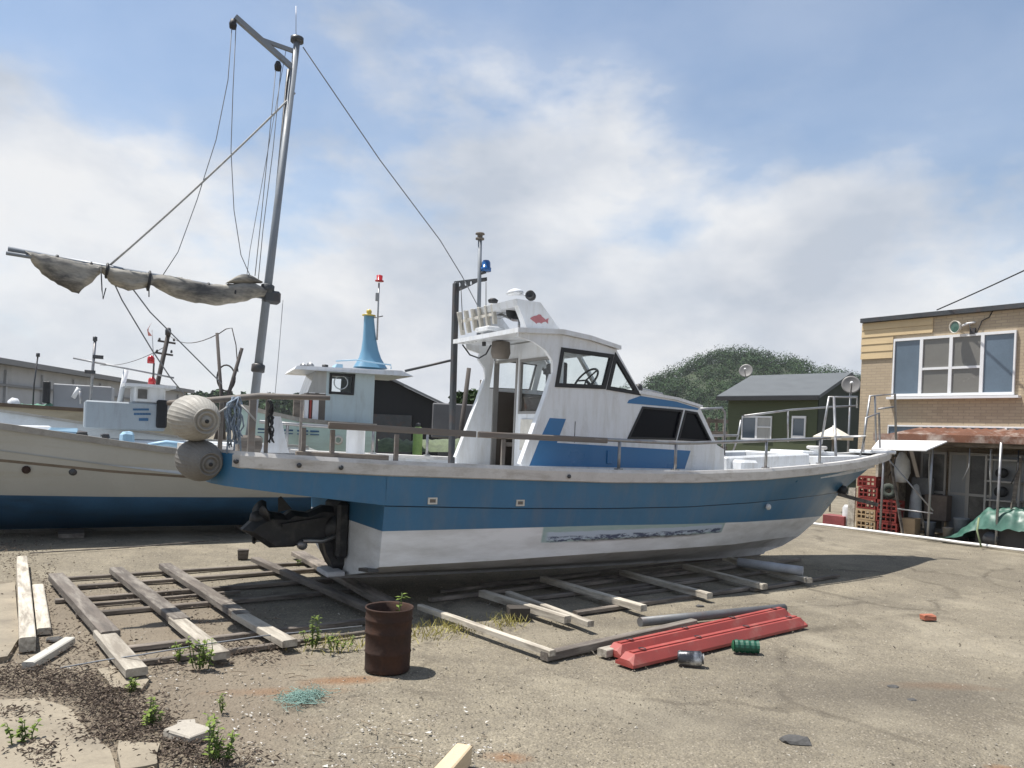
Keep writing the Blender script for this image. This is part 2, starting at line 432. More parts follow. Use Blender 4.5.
# ================================================================== far setting
def leaf_mat(name, c1, c2, fine_w=.45):
    m = bpy.data.materials.new(name); m.use_nodes = True
    nt = m.node_tree; b = nt.nodes['Principled BSDF']
    t = nt.nodes.new('ShaderNodeTexCoord')
    n = noise_node(nt, t.outputs['Object'], .22, 4, .6); n2_ = noise_node(nt, t.outputs['Object'], 3.0, 3, .6)
    k = math_node(nt, 'ADD', math_node(nt, 'MULTIPLY', n, 1 - fine_w), math_node(nt, 'MULTIPLY', n2_, fine_w))
    L(nt, ramp(nt, k, [(.36, c1), (.64, c2)]), b.inputs['Base Color'])
    b.inputs['Roughness'].default_value = .75; b.inputs['Specular IOR Level'].default_value = .2
    return m
def leaf_cloud(cs, rs, per, size, flat=.8, out=.9):
    """leaf-clump faces spread through ellipsoid crowns"""
    n = len(cs); tot = n * per
    d = rng.normal(size=(tot, 3)); d /= np.linalg.norm(d, axis=1)[:, None]
    rr = rng.uniform(.55, 1.05, size=(tot, 1)) ** .6
    c = np.repeat(np.array(cs), per, axis=0); r = np.repeat(np.array(rs), per)[:, None]
    lump = 1 + .22 * np.sin(d[:, :1] * 5 + c[:, :1]) * np.cos(d[:, 2:] * 6 + c[:, 1:2])
    p = c + d * rr * r * lump * np.array([1, 1, flat])
    a = rng.normal(size=(tot, 3)) + d * out; a /= np.linalg.norm(a, axis=1)[:, None]
    u = np.cross(a, rng.normal(size=(tot, 3))); u /= np.linalg.norm(u, axis=1)[:, None]; w = np.cross(a, u)
    sz = (rng.uniform(.6, 1.3, size=(tot, 1)) * size)
    q = np.stack([p - u * sz - w * sz * .7, p + u * sz - w * sz * .5, p + u * sz * .6 + w * sz, p - u * sz * .8 + w * sz * .8], 1).reshape(-1, 3)
    return q
def quads_obj(name, q, m, parent=None):
    n = len(q) // 4
    me = bpy.data.meshes.new(name); me.from_pydata(q.tolist(), [], np.arange(n * 4).reshape(n, 4).tolist()); me.materials.append(m)
    o = bpy.data.objects.new(name, me); col.objects.link(o)
    if parent: o.parent = parent
    return o
m_wood = leaf_mat('dark broadleaf wood', (.015, .038, .014), (.045, .086, .028), .12)
m_leaf = leaf_mat('fresh green leaf', (.09, .14, .025), (.22, .28, .06))
m_tree = leaf_mat('tree foliage', (.018, .036, .013), (.055, .09, .03))
m_soil = mat('hill soil', (.035, .05, .022), .9, var=.3, scale=.2, bump=0)
# the wooded hill behind the green house
HC = at(748, 420, 270); HC.z = 0
def hill_h(x, y):
    dx, dy = (x - HC.x), (y - HC.y)
    k = 28.0 * math.exp(-((dx + 4) / 38) ** 2 - (dy / 55) ** 2) + 16 * math.exp(-((dx - 50) / 40) ** 2 - ((dy) / 60) ** 2) + 7 * math.exp(-((dx + 46) / 32) ** 2 - ((dy) / 60) ** 2)
    return k + 1.4 * noise.noise(Vector((x * .05, y * .05, 0))) - 1.0
hr = []
for j in range(37):
    hr.append([(HC.x - 150 + i * 8, HC.y - 110 + j * 6, hill_h(HC.x - 150 + i * 8, HC.y - 110 + j * 6)) for i in range(45)])
tag(MB().grid(hr).build('hill', m_soil, fix=False), kind='structure')
cs, rs = [], []
for k in range(1700):
    x = HC.x + random.uniform(-115, 150); y = HC.y + random.uniform(-95, 12)
    h = hill_h(x, y)
    if h < .6: continue
    r = random.uniform(2.2, 4.4)
    cs.append((x, y, h + r * .45)); rs.append(r)
tag(quads_obj('hillside_wood', leaf_cloud(cs, rs, 340, .18, .95, 3.0), m_wood), 'dark green broadleaf wood covering the hill behind the green house', 'wood', kind='stuff')
# low far treeline beyond the boats on the left
cs, rs = [], []
for k in range(520):
    u = random.uniform(-.50, -.14) if random.random() < .8 else random.uniform(-.14, .16)
    Y = random.uniform(190, 230); hgt = random.uniform(4.2, 9.5) if u < -.14 else random.uniform(2, 4.5)
    r = random.uniform(1.6, 3.4)
    for z in np.arange(r * .6, hgt, 2.2):
        cs.append((u * Y + random.uniform(-.5, .5), Y, z)); rs.append(r * (1 - .45 * z / (hgt + 2)))
tag(quads_obj('far_treeline', leaf_cloud(cs, rs, 26, .62), m_wood), 'low dark treeline on the far shore beyond the left boats', 'wood', kind='stuff')

class Frame:
    """own axes of a boat or house: x along it, y away from the camera side, placed at origin with heading ang"""
    def __init__(s, ox, oy, ang): s.o = (ox, oy); s.a = ang; s.c, s.s = math.cos(ang), math.sin(ang)
    def p(s, px, py, n):
        u, v = ray(px, py)
        k = (u * (s.o[1] + s.c * n) - s.o[0] + s.s * n) / (s.c - u * s.s)
        return Vector((k, n, EYE + v * (s.o[1] + s.s * k + s.c * n)))
# ================================================================== buildings behind the boats
m_grey_wall = mat('grey warehouse cladding', (.40, .41, .42), .75, var=.14, scale=.8, bump=.1, dirt=((.17, .165, .155), .6, .7, (1, 1, .35)))
m_greyroof = mat('grey metal roof', (.20, .205, .21), .6, var=.15, scale=1, bump=.05)
w0 = at(-60, 345, 27.0); w1 = at(186, 388, 52.0)
zt = 3.55
wh = thing('warehouse', 'long low grey clad warehouse behind the left boats', 'building', (w0.x, w0.y, 0), math.atan2(w1.y - w0.y, w1.x - w0.x))
wl = (Vector((w1.x, w1.y)) - Vector((w0.x, w0.y))).length
MB().box((wl / 2, 6, zt / 2), (wl, 12, zt)).build('wall', m_grey_wall, wh)
mb = MB(); mb.add([(-.5, -.45, zt), (wl + .4, -.45, zt), (wl + .4, 12.4, zt), (-.5, 12.4, zt), (-.5, -.45, zt + .22), (wl + .4, -.45, zt + .22), (wl + .4, 6, zt + .3), (-.5, 6, zt + .3), (wl + .4, 12.4, zt + .22), (-.5, 12.4, zt + .22)],
    [(0, 1, 5, 4), (4, 5, 6, 7), (7, 6, 8, 9), (9, 8, 2, 3), (0, 4, 7, 9, 3), (1, 2, 8, 6, 5), (0, 3, 2, 1)])
mb.build('roof', m_greyroof, wh)
for k in range(9):
    MB().box((1.2 + k * wl / 9, -.05, zt / 2 - .1), (.12, .1, zt - .2)).build('pilaster', m_grey_wall, wh)
MB().box((wl / 2, -.06, 2.75), (wl, .12, .1)).build('cladding_rail', m_greyroof, wh)
MB().box((wl / 2, -.05, 1.2), (wl, .1, .1)).build('cladding_rail', m_greyroof, wh)
MB().box((wl * .12, -.12, 1.9), (.45, .2, 3.5)).build('drainpipe', m_rust, wh)
MB().box((wl * .46, -.06, 1.15), (2.4, .1, 2.3)).build('door', m_darksteel, wh)

m_blackwall = mat('black board cladding', (.014, .015, .017), .8, var=.3, scale=2, bump=.1, stretch=(3, 3, .5))
a, b_, rdg = at(352, 470, 24), at(437, 470, 24), at(378, 376, 24)
sh = thing('black_shed', 'black gabled shed behind the blue towered boat', 'building', (a.x, 24, 0))
wd = b_.x - a.x; ze = at(437, 404, 24).z; zr = rdg.z; xr = wd * .3
MB().add([(0, 0, 0), (wd, 0, 0), (wd, 0, ze), (xr, 0, zr), (0, 0, zr - .45), (0, 5, 0), (wd, 5, 0), (wd, 5, ze), (xr, 5, zr), (0, 5, zr - .45)],
    [(0, 1, 2, 3, 4), (9, 8, 7, 6, 5), (0, 5, 6, 1), (1, 6, 7, 2), (4, 9, 5, 0), (2, 7, 8, 3), (3, 8, 9, 4)]).build('wall', m_blackwall, sh)
sl = (zr - ze) / (wd - xr)
mb = MB(); mb.plate([(xr, zr + .02), (wd + .25, ze + .02 - sl * .25), (wd + .25, ze + .1 - sl * .25), (xr, zr + .1)], [], lambda p, q, t: (p, -.2 + t, q), 5.4)
mb.plate([(-.3, zr - .5), (xr - .002, zr + .02), (xr - .002, zr + .1), (-.3, zr - .42)], [], lambda p, q, t: (p, -.2 + t, q), 5.4)
mb.build('roof', m_greyroof, sh)
MB().plate([(xr * .2, 0), (xr + 1.0, 0), (xr + 1.0, 2.1), (xr * .2, 2.1)], [], lambda p, q, t: (p, -.04 + t, q), .03).build('sliding_door', m_darksteel, sh)

m_green = mat('olive green siding', (.068, .084, .042), .75, var=.12, scale=1.5, bump=.15, stretch=(.3, .3, 9), fine=3)
m_slate = mat('dark slate roof', (.088, .098, .105), .7, var=.18, scale=1.5, bump=.2, stretch=(1, 3, 3))
m_winwhite = mat('white window frame', (.74, .75, .76), .5, var=.04, bump=.02)
m_winglass = mat('reflecting window glass', (.10, .13, .16), .06, var=.15, scale=.8, bump=0, spec=.9)
m_curtain = mat('pale curtain behind glass', (.36, .36, .34), .35, var=.12, scale=2, bump=0, stretch=(9, 9, 1), spec=.8)
GF = Frame(8.84, 31.83, math.atan2(-3.2, 2.9))
gh = thing('green_house', 'small olive green house with a dark slate roof below the hill', 'house', (8.84, 31.83, 0), GF.a)
gw = 3.82; ge = 3.62; gr_ = 4.55; gd = 4.5
MB().add([(0, 0, 0), (gw, 0, 0), (gw, gd, 0), (0, gd, 0), (0, 0, ge), (gw, 0, ge), (gw, gd, ge), (0, gd, ge), (0, gd / 2, gr_ - .1), (gw, gd / 2, gr_ - .1)],
    [(0, 1, 5, 4), (1, 2, 6, 9, 5), (2, 3, 7, 6), (3, 0, 4, 8, 7), (4, 5, 9, 8), (6, 7, 8, 9), (0, 3, 2, 1)]).build('wall', m_green, gh)
mb = MB()
ov = .32; sl = (gr_ - ge) / (gd / 2)
for sgn in (0, 1):
    y0, y1 = (-ov, gd / 2) if sgn == 0 else (gd + ov, gd / 2)
    mb.add([(-.35, y0, ge - ov * sl), (gw + .22, y0, ge - ov * sl), (gw + .22, y1, gr_), (-.35, y1, gr_), (-.35, y0, ge - ov * sl + .13), (gw + .22, y0, ge - ov * sl + .13), (gw + .22, y1, gr_ + .13), (-.35, y1, gr_ + .13)],
        [(0, 1, 5, 4), (1, 2, 6, 5), (2, 3, 7, 6), (3, 0, 4, 7), (4, 5, 6, 7), (3, 2, 1, 0)])
mb.build('roof', m_slate, gh)
MB().box((gw / 2 - .07, -ov - .04, ge - ov * sl + .02), (gw + .56, .07, .16)).build('gutter', m_black, gh)
def window(parent, x0, x1, z0, z1, cols, fn, mats_, rails=(), fw=.06, depth=.05):
    """framed window on a wall; fn(x, out, z) maps into the parent; every pane its own sub-part"""
    w = (x1 - x0) / cols
    holes = [[(x0 + fw * .6 + i * w, z0 + fw), (x0 + (i + 1) * w - fw * .6, z0 + fw), (x0 + (i + 1) * w - fw * .6, z1 - fw), (x0 + fw * .6 + i * w, z1 - fw)] for i in range(cols)]
    wnd = MB().plate([(x0, z0), (x1, z0), (x1, z1), (x0, z1)], holes, lambda p, q, t: fn(p, -.005 - t, q), depth).build('window', m_winwhite, parent)
    for i, h in enumerate(holes):
        MB().plate(scale_poly(h, .012), [], lambda p, q, t: fn(p, -.012 - t, q), .012).build('pane', mats_[i], wnd)
        for (ci, rz_) in rails:
            if ci == i: MB().plate([(h[0][0], rz_ - .025), (h[1][0], rz_ - .025), (h[1][0], rz_ + .025), (h[0][0], rz_ + .025)], [], lambda p, q, t: fn(p, -.026 - t, q), .025).build('glazing_bar', m_winwhite, wnd)
    return wnd
gx = lambda px, py: GF.p(px, py, 0).x
gz = lambda px, py: GF.p(px, py, 0).z
window(gh, gx(742, 428), gx(772, 428), gz(757, 440), gz(757, 416), 2, lambda x, o, z: (x, o, z), [m_winglass, m_curtain], rails=((1, gz(757, 427)),), fw=.07)
window(gh, gx(792, 428), gx(806, 428), gz(799, 438), gz(799, 416), 1, lambda x, o, z: (x, o, z), [m_winglass], fw=.09)
MB().plate([(.02, .3), (gd - .02, .3), (gd - .02, ge - .05), (gd / 2, gr_ - .18), (.02, ge - .05)], [], lambda p, q, t: (gw + .004 + t, p, q), .03).build('gable_shade_sheet', mat('gable green with painted shade', (.022, .032, .022), .8, var=.2, scale=2), gh)  # dark sheet over the gable, its shade put into the colour
# fence stakes seen between trunk cabin and house
fence = thing('wooden_fence', 'brown wooden post fence beside the green house', 'fence', at(704, 470, 26).to_2d().to_3d())
for k in range(3):
    MB().box((.1 + k * .26, 0, 1.25), (.09, .06, 2.5), jit=.02).build('post', m_oldwood, fence)
for z in (1.5, 2.0, 2.4):
    MB().box((.35, -.05, z), (.75, .03, .12)).build('rail', m_oldwood, fence)

def dish(loc, r, label, aim):
    d = thing('satellite_dish', label, 'satellite dish', (loc.x, loc.y, 0))
    A = Vector(aim).normalized(); c = Vector((0, 0, loc.z))
    prof = [(r * k / 6, .18 * r * (k / 6) ** 2) for k in range(7)]
    MB().lathe([(0.001, 0)] + prof[1:] + [(r, .18 * r - .02), (.001, -.02)], c, A, 24).build('reflector', m_grey_dish, d)
    MB().tube([c + A * .05 - Vector((0, 0, r * .9)), c + A * r * .9 - Vector((0, 0, r * .45)), c + A * r * .95], .02, 6).build('feed_arm', m_darksteel, d)
    MB().lathe([(.001, 0), (.05, 0), (.06, .1), (.001, .1)], c + A * r * .9, -A, 10).build('receiver', m_winwhite, d)
    MB().tube([(-A.x * .1, -A.y * .1, 0), c - A * .06], .035, 8).build('mast_post', m_steel, d)
    return d
m_grey_dish = mat('grey dish paint', (.20, .195, .19), .5, var=.08, bump=.02)
dish(at(851, 385, 26.5), .31, 'large grey satellite dish on the gable of the green house', (-.35, -1, .25))
dish(at(746, 371, 41), .36, 'small grey satellite dish beyond the ridge of the green house', (-.5, -1, .3))
# pale parasol top in front of the house
pc = at(833, 437, 20)
um = thing('parasol', 'low pale cream parasol beyond the bow of the blue boat', 'parasol', (pc.x, pc.y, 0))
MB().tube([(0, 0, 0), (0, 0, pc.z + .3)], .025, 8).build('pole', m_steel, um)
mb = MB(); R8 = .52
ap = (0, 0, pc.z + .28)
for k in range(8):
    a0, a1 = k * math.pi / 4, (k + 1) * math.pi / 4
    p0 = (R8 * math.cos(a0), R8 * math.sin(a0), pc.z); p1 = (R8 * math.cos(a1), R8 * math.sin(a1), pc.z)
    MB().add([ap, p0, p1, (p1[0], p1[1], p1[2] - .07), (p0[0], p0[1], p0[2] - .07)], [(0, 1, 2), (1, 4, 3, 2)]).build('canopy_panel', m_beige, um, fix=False)

# ================================================================== brick building on the right
def brick_material():
    m = bpy.data.materials.new('tan brick cladding'); m.use_nodes = True
    nt = m.node_tree; b = nt.nodes['Principled BSDF']
    t = nt.nodes.new('ShaderNodeTexCoord'); sp = nt.nodes.new('ShaderNodeSeparateXYZ'); L(nt, t.outputs['Object'], sp.inputs[0])
    cm = nt.nodes.new('ShaderNodeCombineXYZ')
    L(nt, math_node(nt, 'ADD', sp.outputs[0], sp.outputs[1]), cm.inputs[0]); L(nt, sp.outputs[2], cm.inputs[1])
    br = nt.nodes.new('ShaderNodeTexBrick'); L(nt, cm.outputs[0], br.inputs['Vector'])
    br.inputs['Color1'].default_value = (.48, .39, .265, 1); br.inputs['Color2'].default_value = (.405, .325, .22, 1); br.inputs['Mortar'].default_value = (.31, .25, .19, 1)
    br.inputs['Scale'].default_value = 1.0; br.inputs['Mortar Size'].default_value = .006; br.inputs['Brick Width'].default_value = .21; br.inputs['Row Height'].default_value = .062; br.inputs['Bias'].default_value = -.1
    n = noise_node(nt, t.outputs['Object'], 1.3, 6, .6)
    c = mixc(nt, ramp(nt, n, [(.4, .45), (.62, 0.0)]), br.outputs['Color'], (.36, .29, .21))
    st = noise_node(nt, mapping(nt, t.outputs['Object'], (3, 3, .35)), 1.5, 6, .65)
    c = mixc(nt, ramp(nt, st, [(.55, 0.0), (.75, .4)]), c, (.24, .19, .14))
    L(nt, c, b.inputs['Base Color']); b.inputs['Roughness'].default_value = .85
    bp = nt.nodes.new('ShaderNodeBump'); bp.inputs['Strength'].default_value = .35; bp.inputs['Distance'].default_value = .006
    L(nt, math_node(nt, 'SUBTRACT', 1.0, br.outputs['Fac']), bp.inputs['Height']); L(nt, bp.outputs[0], b.inputs['Normal'])
    return m
m_brick = brick_material()
m_siding = mat('yellow lap siding', (.56, .43, .25), .7, var=.08, scale=2, bump=.1, stretch=(.5, .5, 6), dirt=((.4, .3, .18), .4, 2, (1, 1, .5)))
m_bluepane = mat('blue grey window pane', (.10, .14, .185), .08, var=.2, scale=1.2, bump=0, spec=.8)
m_screen = mat('window pane with insect screen', (.165, .16, .145), .22, var=.12, scale=1.5, bump=0, spec=.6)
m_darkin = mat('dark store interior', (.05, .047, .045), .9, var=.3, scale=2)
FA = math.atan2(FD.y, FD.x)
bb = thing('brick_building', 'two storey tan brick building with a wide four pane window', 'building', FO, FA)
T0, T1, ZT, OFF = -.78, 7.0, 4.53, 2.0
wx = (0.0, 2.36, 2.87, 4.08)
MB().plate([(T0, 0), (T1, 0), (T1, ZT), (T0, ZT)], [[(wx[0], wx[2]), (wx[1], wx[2]), (wx[1], wx[3]), (wx[0], wx[3])], [(-.05, 1.94), (4.6, 1.94), (4.6, 2.19), (-.05, 2.19)]], lambda p, q, t: (p, OFF + t, q), .18).build('front_wall', m_brick, bb)
MB().box((T0 + .09, OFF + 3.68, ZT / 2), (.18, 7, ZT)).build('side_wall', m_brick, bb)
MB().box((T1 - .09, OFF + 3.68, ZT / 2), (.18, 7, ZT)).build('side_wall', m_brick, bb)
MB().box(((T0 + T1) / 2, OFF + 7.27, ZT / 2), (T1 - T0, .18, ZT)).build('rear_wall', m_brick, bb)
MB().box(((T0 + T1) / 2, OFF + 1.4, 2.45), (T1 - T0 - .37, 2.4, .1)).build('storey_floor', m_darkin, bb)
MB().box(((T0 + T1) / 2, OFF + 3.62, ZT + .05), (T1 - T0 + .04, 7.44, .095)).build('roof', m_darksteel, bb)
for k in range(5):
    z0 = 3.70 + k * .165
    MB().add([(T0 - .012, OFF - .012, z0), (.78, OFF - .012, z0), (.78, OFF - .002, z0 + .16), (T0 - .012, OFF - .002, z0 + .16), (T0 - .012, OFF - .03, z0), (.78, OFF - .03, z0), (.78, OFF - .018, z0 + .16), (T0 - .012, OFF - .018, z0 + .16)],
        [(4, 5, 6, 7), (0, 4, 7, 3), (5, 1, 2, 6), (7, 6, 2, 3), (0, 1, 5, 4), (3, 2, 1, 0)]).build('siding_board', m_siding, bb)
# the last siding run stops at the window: cut the boards that would cross it
for o in [o for o in bb.children if o.name.startswith('siding_board')]:
    zmid = sum(v.co.z for v in o.data.vertices) / 8
    if zmid < 4.12:
        for v in o.data.vertices:
            if v.co.x > .5: v.co.x = -.06
fw4 = lambda x, o, z: (x, OFF + o, z)
window(bb, wx[0] - .03, wx[1] + .03, wx[2] - .03, wx[3] + .03, 4, fw4, [m_bluepane, m_screen, m_screen, m_bluepane], rails=((1, 3.42), (2, 3.42)), fw=.055)
window(bb, -.08, 4.63, 1.92, 2.21, 4, fw4, [m_bluepane] * 4, fw=.03)
MB().box((1.2, OFF - .06, 2.80), (2.6, .16, .05)).build('window_sill', m_winwhite, bb)
# rust coloured lean-to roof in front of the ground floor
m_corr = mat('rusted corrugated roof', (.15, .065, .038), .8, .1, var=.35, scale=2.5, bump=.3, dirt=((.5, .45, .4), .7, 1.8, (1.2, 1, 1)))
lt = thing('lean_to', 'rusty roofed open lean to along the foot of the brick building', 'lean-to', FO, FA)
rows = []
for (o_, z_) in ((.12, 1.90), (1.0, 2.02), (1.97, 2.16)):
    rows.append([(.6 + i * .04, o_, z_ + .018 * math.sin(i * 1.57)) for i in range(160)])
MB().grid(rows, smooth=False).build('roof_sheet', m_corr, lt)
MB().box((3.8, .09, 1.905), (6.4, .03, .13), jit=.004).build('fascia_board', m_corr, lt)
m_whitesheet = mat('white awning sheet', (.80, .80, .79), .5, var=.05, bump=.05)
MB().add([(.72, .06, 1.84), (2.02, .06, 1.86), (1.82, -.3, 1.68), (.78, -.3, 1.66), (.72, .06, 1.815), (2.02, .06, 1.835), (1.82, -.3, 1.655), (.78, -.3, 1.635)],
    [(0, 3, 2, 1), (4, 5, 6, 7), (0, 1, 5, 4), (1, 2, 6, 5), (2, 3, 7, 6), (3, 0, 4, 7)]).build('awning_sheet', m_whitesheet, lt)
for (x, o_, h) in ((1.78, -.02, 1.75), (.85, .02, 1.8), (2.92, .02, 1.86), (4.6, .02, 1.86), (5.9, .02, 1.86)):
    MB().tube([(x, o_, 0), (x + .02, o_, h)], .024, 8).build('post', m_steel, lt)
MB().tube([(.86, -.03, 1.6), (1.86, -.03, .55)], .016, 6).build('brace', m_steel, lt)
MB().tube([(1.2, -.03, .52), (1.86, -.03, .50)], .014, 6).build('brace', m_steel, lt)
MB().bar((.62, .3, 1.80), (6.0, .3, 1.80), .06, .08).build('roof_beam', m_oldwood, lt)
MB().bar((.62, 1.6, 1.98), (6.0, 1.6, 1.98), .06, .08).build('roof_beam', m_oldwood, lt)
# aluminium sliding doors inside the lean-to
m_alu = mat('dull aluminium frame', (.30, .29, .275), .5, .5, var=.1, scale=5, bump=.05)
m_dirtyglass = mat('dirty dark glass', (.07, .068, .066), .18, var=.35, scale=2.5, bump=0, dirt=((.20, .19, .17), .5, 2, (1, 1, 1)))
m_frost = mat('frosted pale panel', (.20, .21, .22), .4, var=.15, scale=2, bump=0)
for k, (x0, x1, mm) in enumerate(((1.02, 1.52, m_dirtyglass), (1.56, 1.92, m_frost), (1.92, 2.52, m_dirtyglass), (2.52, 3.0, m_frost), (3.0, 3.6, m_dirtyglass), (3.6, 4.2, m_dirtyglass))):
    d = MB().plate([(x0, .04), (x1, .04), (x1, 1.66), (x0, 1.66)], [[(x0 + .04, .12), (x1 - .04, .12), (x1 - .04, .82), (x0 + .04, .82)], [(x0 + .04, .87), (x1 - .04, .87), (x1 - .04, 1.61), (x0 + .04, 1.61)]], lambda p, q, t: (p, 1.2 + (.03 if k % 2 else 0) + t, q), .028).build('sliding_door', m_alu, lt)
    for z0, z1 in ((.115, .825), (.865, 1.615)):
        MB().plate([(x0 + .035, z0), (x1 - .035, z0), (x1 - .035, z1), (x0 + .035, z1)], [], lambda p, q, t: (p, 1.21 + (.03 if k % 2 else 0) + t, q), .008).build('pane', mm, d)
MB().box((.80, 1.5, .95), (.4, .05, 1.85)).build('back_panel', m_interior, lt)
MB().box((5.6, 1.25, .95), (2.8, .05, 1.9)).build('back_panel', m_darkin, lt)
MB().box((.58, 1.02, .9), (.05, 1.4, 1.75)).build('end_board', m_palewood, lt)
# floodlight and its bracket under the eave
p = W(957, 326, 1.75)
fl = thing('floodlight', 'round floodlight on a bracket under the eave of the brick building', 'floodlight', FO + FD * p[0] + FN * OFF + Vector((0, 0, p[1])), FA)
MB().lathe([(.001, 0), (.05, 0), (.12, .10), (.13, .16), (.118, .16), (.11, .13), (.001, .12)], (0, -.1, 0), (-.35, -1, -.1), 18).build('lamp_housing', m_beige, fl)
MB().lathe([(.001, .15), (.108, .145)], (0, -.1, 0), (-.35, -1, -.1), 18).build('lens', mat('green lamp glass', (.08, .16, .13), .15, bump=0), fl)
MB().tube([(0, -.1, 0), (.12, -.08, .06), (.25, -.02, .08)], .022, 6).build('bracket', m_winwhite, fl)
MB().tube([(.16, -.08, .05), (.2, -.06, -.12), (.3, -.05, -.14), (.38, -.03, .1), (.5, -.01, .16), (.56, -.01, .28)], .011, 5).build('cable', m_black, fl)
MB().box((.22, -.04, -.1), (.1, .06, .12)).build('junction_box', m_darksteel, fl)
a = FO + FD * W(937, 308, OFF)[0] + FN * OFF + Vector((0, 0, ZT + .14))
mb = MB().tube(sag(a, (10.6, 8.2, 6.6), .12, 12), .014, 6).build('overhead_cable', m_black)
tag(mb, 'black overhead cable running up from the brick building roof', 'cable')

m_line_ = mat('grey cord', (.2, .2, .2), .9)
# things standing under the lean-to ---------------------------------------------------
def on_front(t, off, z=0): return FO + FD * t + FN * off + Vector((0, 0, z))
def make_crate(name, label, loc, mm, group, w=.40, d=.30, h=.215):
    c = thing(name, label, 'crate', loc, FA + random.uniform(-.05, .05), group)
    hl = [[(-w / 2 + .03 + i * (w - .04) / 4, .03 + j * .085), (-w / 2 + .03 + i * (w - .04) / 4 + (w - .04) / 4 - .022, .03 + j * .085), (-w / 2 + .03 + i * (w - .04) / 4 + (w - .04) / 4 - .022, .09 + j * .085), (-w / 2 + .03 + i * (w - .04) / 4, .09 + j * .085)] for i in range(4) for j in range(2)]
    for sgn in (-1, 1):
        MB().plate([(-w / 2, 0), (w / 2, 0), (w / 2, h), (-w / 2, h)], hl, lambda p, q, t: (p, sgn * (d / 2 - t), q), .014).build('side_panel', mm, c)
    for sgn in (-1, 1):
        MB().plate([(-d / 2 + .016, .001), (d / 2 - .016, .001), (d / 2 - .016, h - .001), (-d / 2 + .016, h - .001)], [[(-.06, h - .07), (.06, h - .07), (.06, h - .035), (-.06, h - .035)]], lambda p, q, t: (sgn * (w / 2 - .002 - t), p, q), .014).build('end_panel', mm, c)
    MB().box((0, 0, .008), (w - .03, d - .03, .012)).build('base', mm, c)
    return c
m_crate = mat('red crate plastic', (.19, .024, .019), .5, var=.18, scale=6, bump=.05, rand=.15)
m_crate2 = mat('straw coloured crate plastic', (.34, .24, .135), .6, var=.18, scale=6, bump=.05, rand=.12)
tl = W(869, 500, .25)[0]; tr_ = W(890, 500, .25)[0]
orders = ['bottom', 'second from the bottom', 'middle', 'fourth from the bottom', 'top']
for k in range(5):
    if k < 2: make_crate('crate', f'straw coloured plastic crate, {"bottom" if k == 0 else "upper"} of the two under the red crates', on_front(tl, .3, k * .222), m_crate2, 'crates stacked under the lean-to')
    else: make_crate('crate', f'red plastic crate, {["lowest red one", "middle red one", "top one"][k - 2]} in the taller crate stack by the bow', on_front(tl + random.uniform(-.02, .02), .3, k * .222), m_crate, 'crates stacked under the lean-to')
for k in range(3):
    make_crate('crate', f'red plastic crate, {["bottom", "middle", "top"][k]} of the shorter stack beside the cardboard box', on_front(tr_ + random.uniform(-.02, .02), .28, k * .222), m_crate, 'crates stacked under the lean-to')
p = on_front(tr_ - .05, .28, .69)
tag(MB().lathe([(.05, -.06), (.13, -.06), (.16, 0), (.13, .06), (.05, .06), (.05, -.06)], p + Vector((0, 0, .14)), (-.5, -1, .2), 18).build('rope_coil', mat('dark green coil', (.05, .06, .05), .9, scale=30, bump=.5, var=.4)), 'dark coil of rope lying on the shorter red crate stack', 'rope')
tb = W(911, 520, .35)[0]
tag(MB().box(on_front(tb, .35, .17), (.26, .3, .34), FA + .1, bev=.006).build('cardboard_box', mat('cardboard', (.33, .235, .14), .85, var=.15, scale=5)), 'brown cardboard box on the ground beside the red crates', 'box')
tag(MB().box(on_front(W(852, 500, .2)[0], .2, .42), (.14, .05, .84), FA, jit=.006).build('upright_board', m_palewood), 'pale upright board standing left of the crate stacks', 'board')
tag(MB().box(on_front(W(888, 470, .75)[0], .8, .75), (.42, .05, 1.5), FA, jit=.006).build('plywood_sheet', mat('plywood', (.34, .27, .2), .8, scale=3)), 'tall brown plywood sheet leaning behind the crates', 'board')
tag(MB().lathe([(.001, 0), (.11, .02), (.15, .22), (.13, .45), (.06, .6), (.001, .63)], on_front(W(908, 470, .8)[0], .55, 1.0), (0, 0, 1), 14, wob=lambda a, h: 1 + .14 * math.sin(3 * a + h * 9)).build('hanging_bag', mat('white sacking', (.5, .5, .49), .8, scale=6, bump=.4)), 'pale sack hanging under the awning', 'sack')
tag(MB().lathe([(.001, 0), (.10, .02), (.12, .3), (.1, .7), (.05, .92), (.001, .95)], on_front(W(912, 500, .6)[0], .75, .05), (0, 0, 1), 14, wob=lambda a, h: 1 + .12 * math.sin(4 * a + h * 7)).build('standing_sack', mat('grey sacking', (.36, .37, .38), .85, scale=6, bump=.4)), 'tall grey sack standing on the ground behind the cardboard box', 'sack')
for k, (x, c_, lb) in enumerate(((842, (.5, .5, .5), 'white plastic drum under the bow of the blue boat'), (832, (.22, .05, .05), 'dark red low box on the ground under the bow'))):
    g = on_front(W(x, 520, .3)[0], .5)
    if k == 0: tag(MB().lathe([(.001, 0), (.09, 0), (.1, .03), (.1, .4), (.06, .46), (.001, .46)], g, (0, 0, 1), 14).build('plastic_drum', mat('white drum', c_, .5)), lb, 'drum')
    else: tag(MB().box(g + Vector((0, 0, .11)), (.5, .3, .22), FA, bev=.01).build('low_box', mat('dark red box', c_, .6)), lb, 'box')
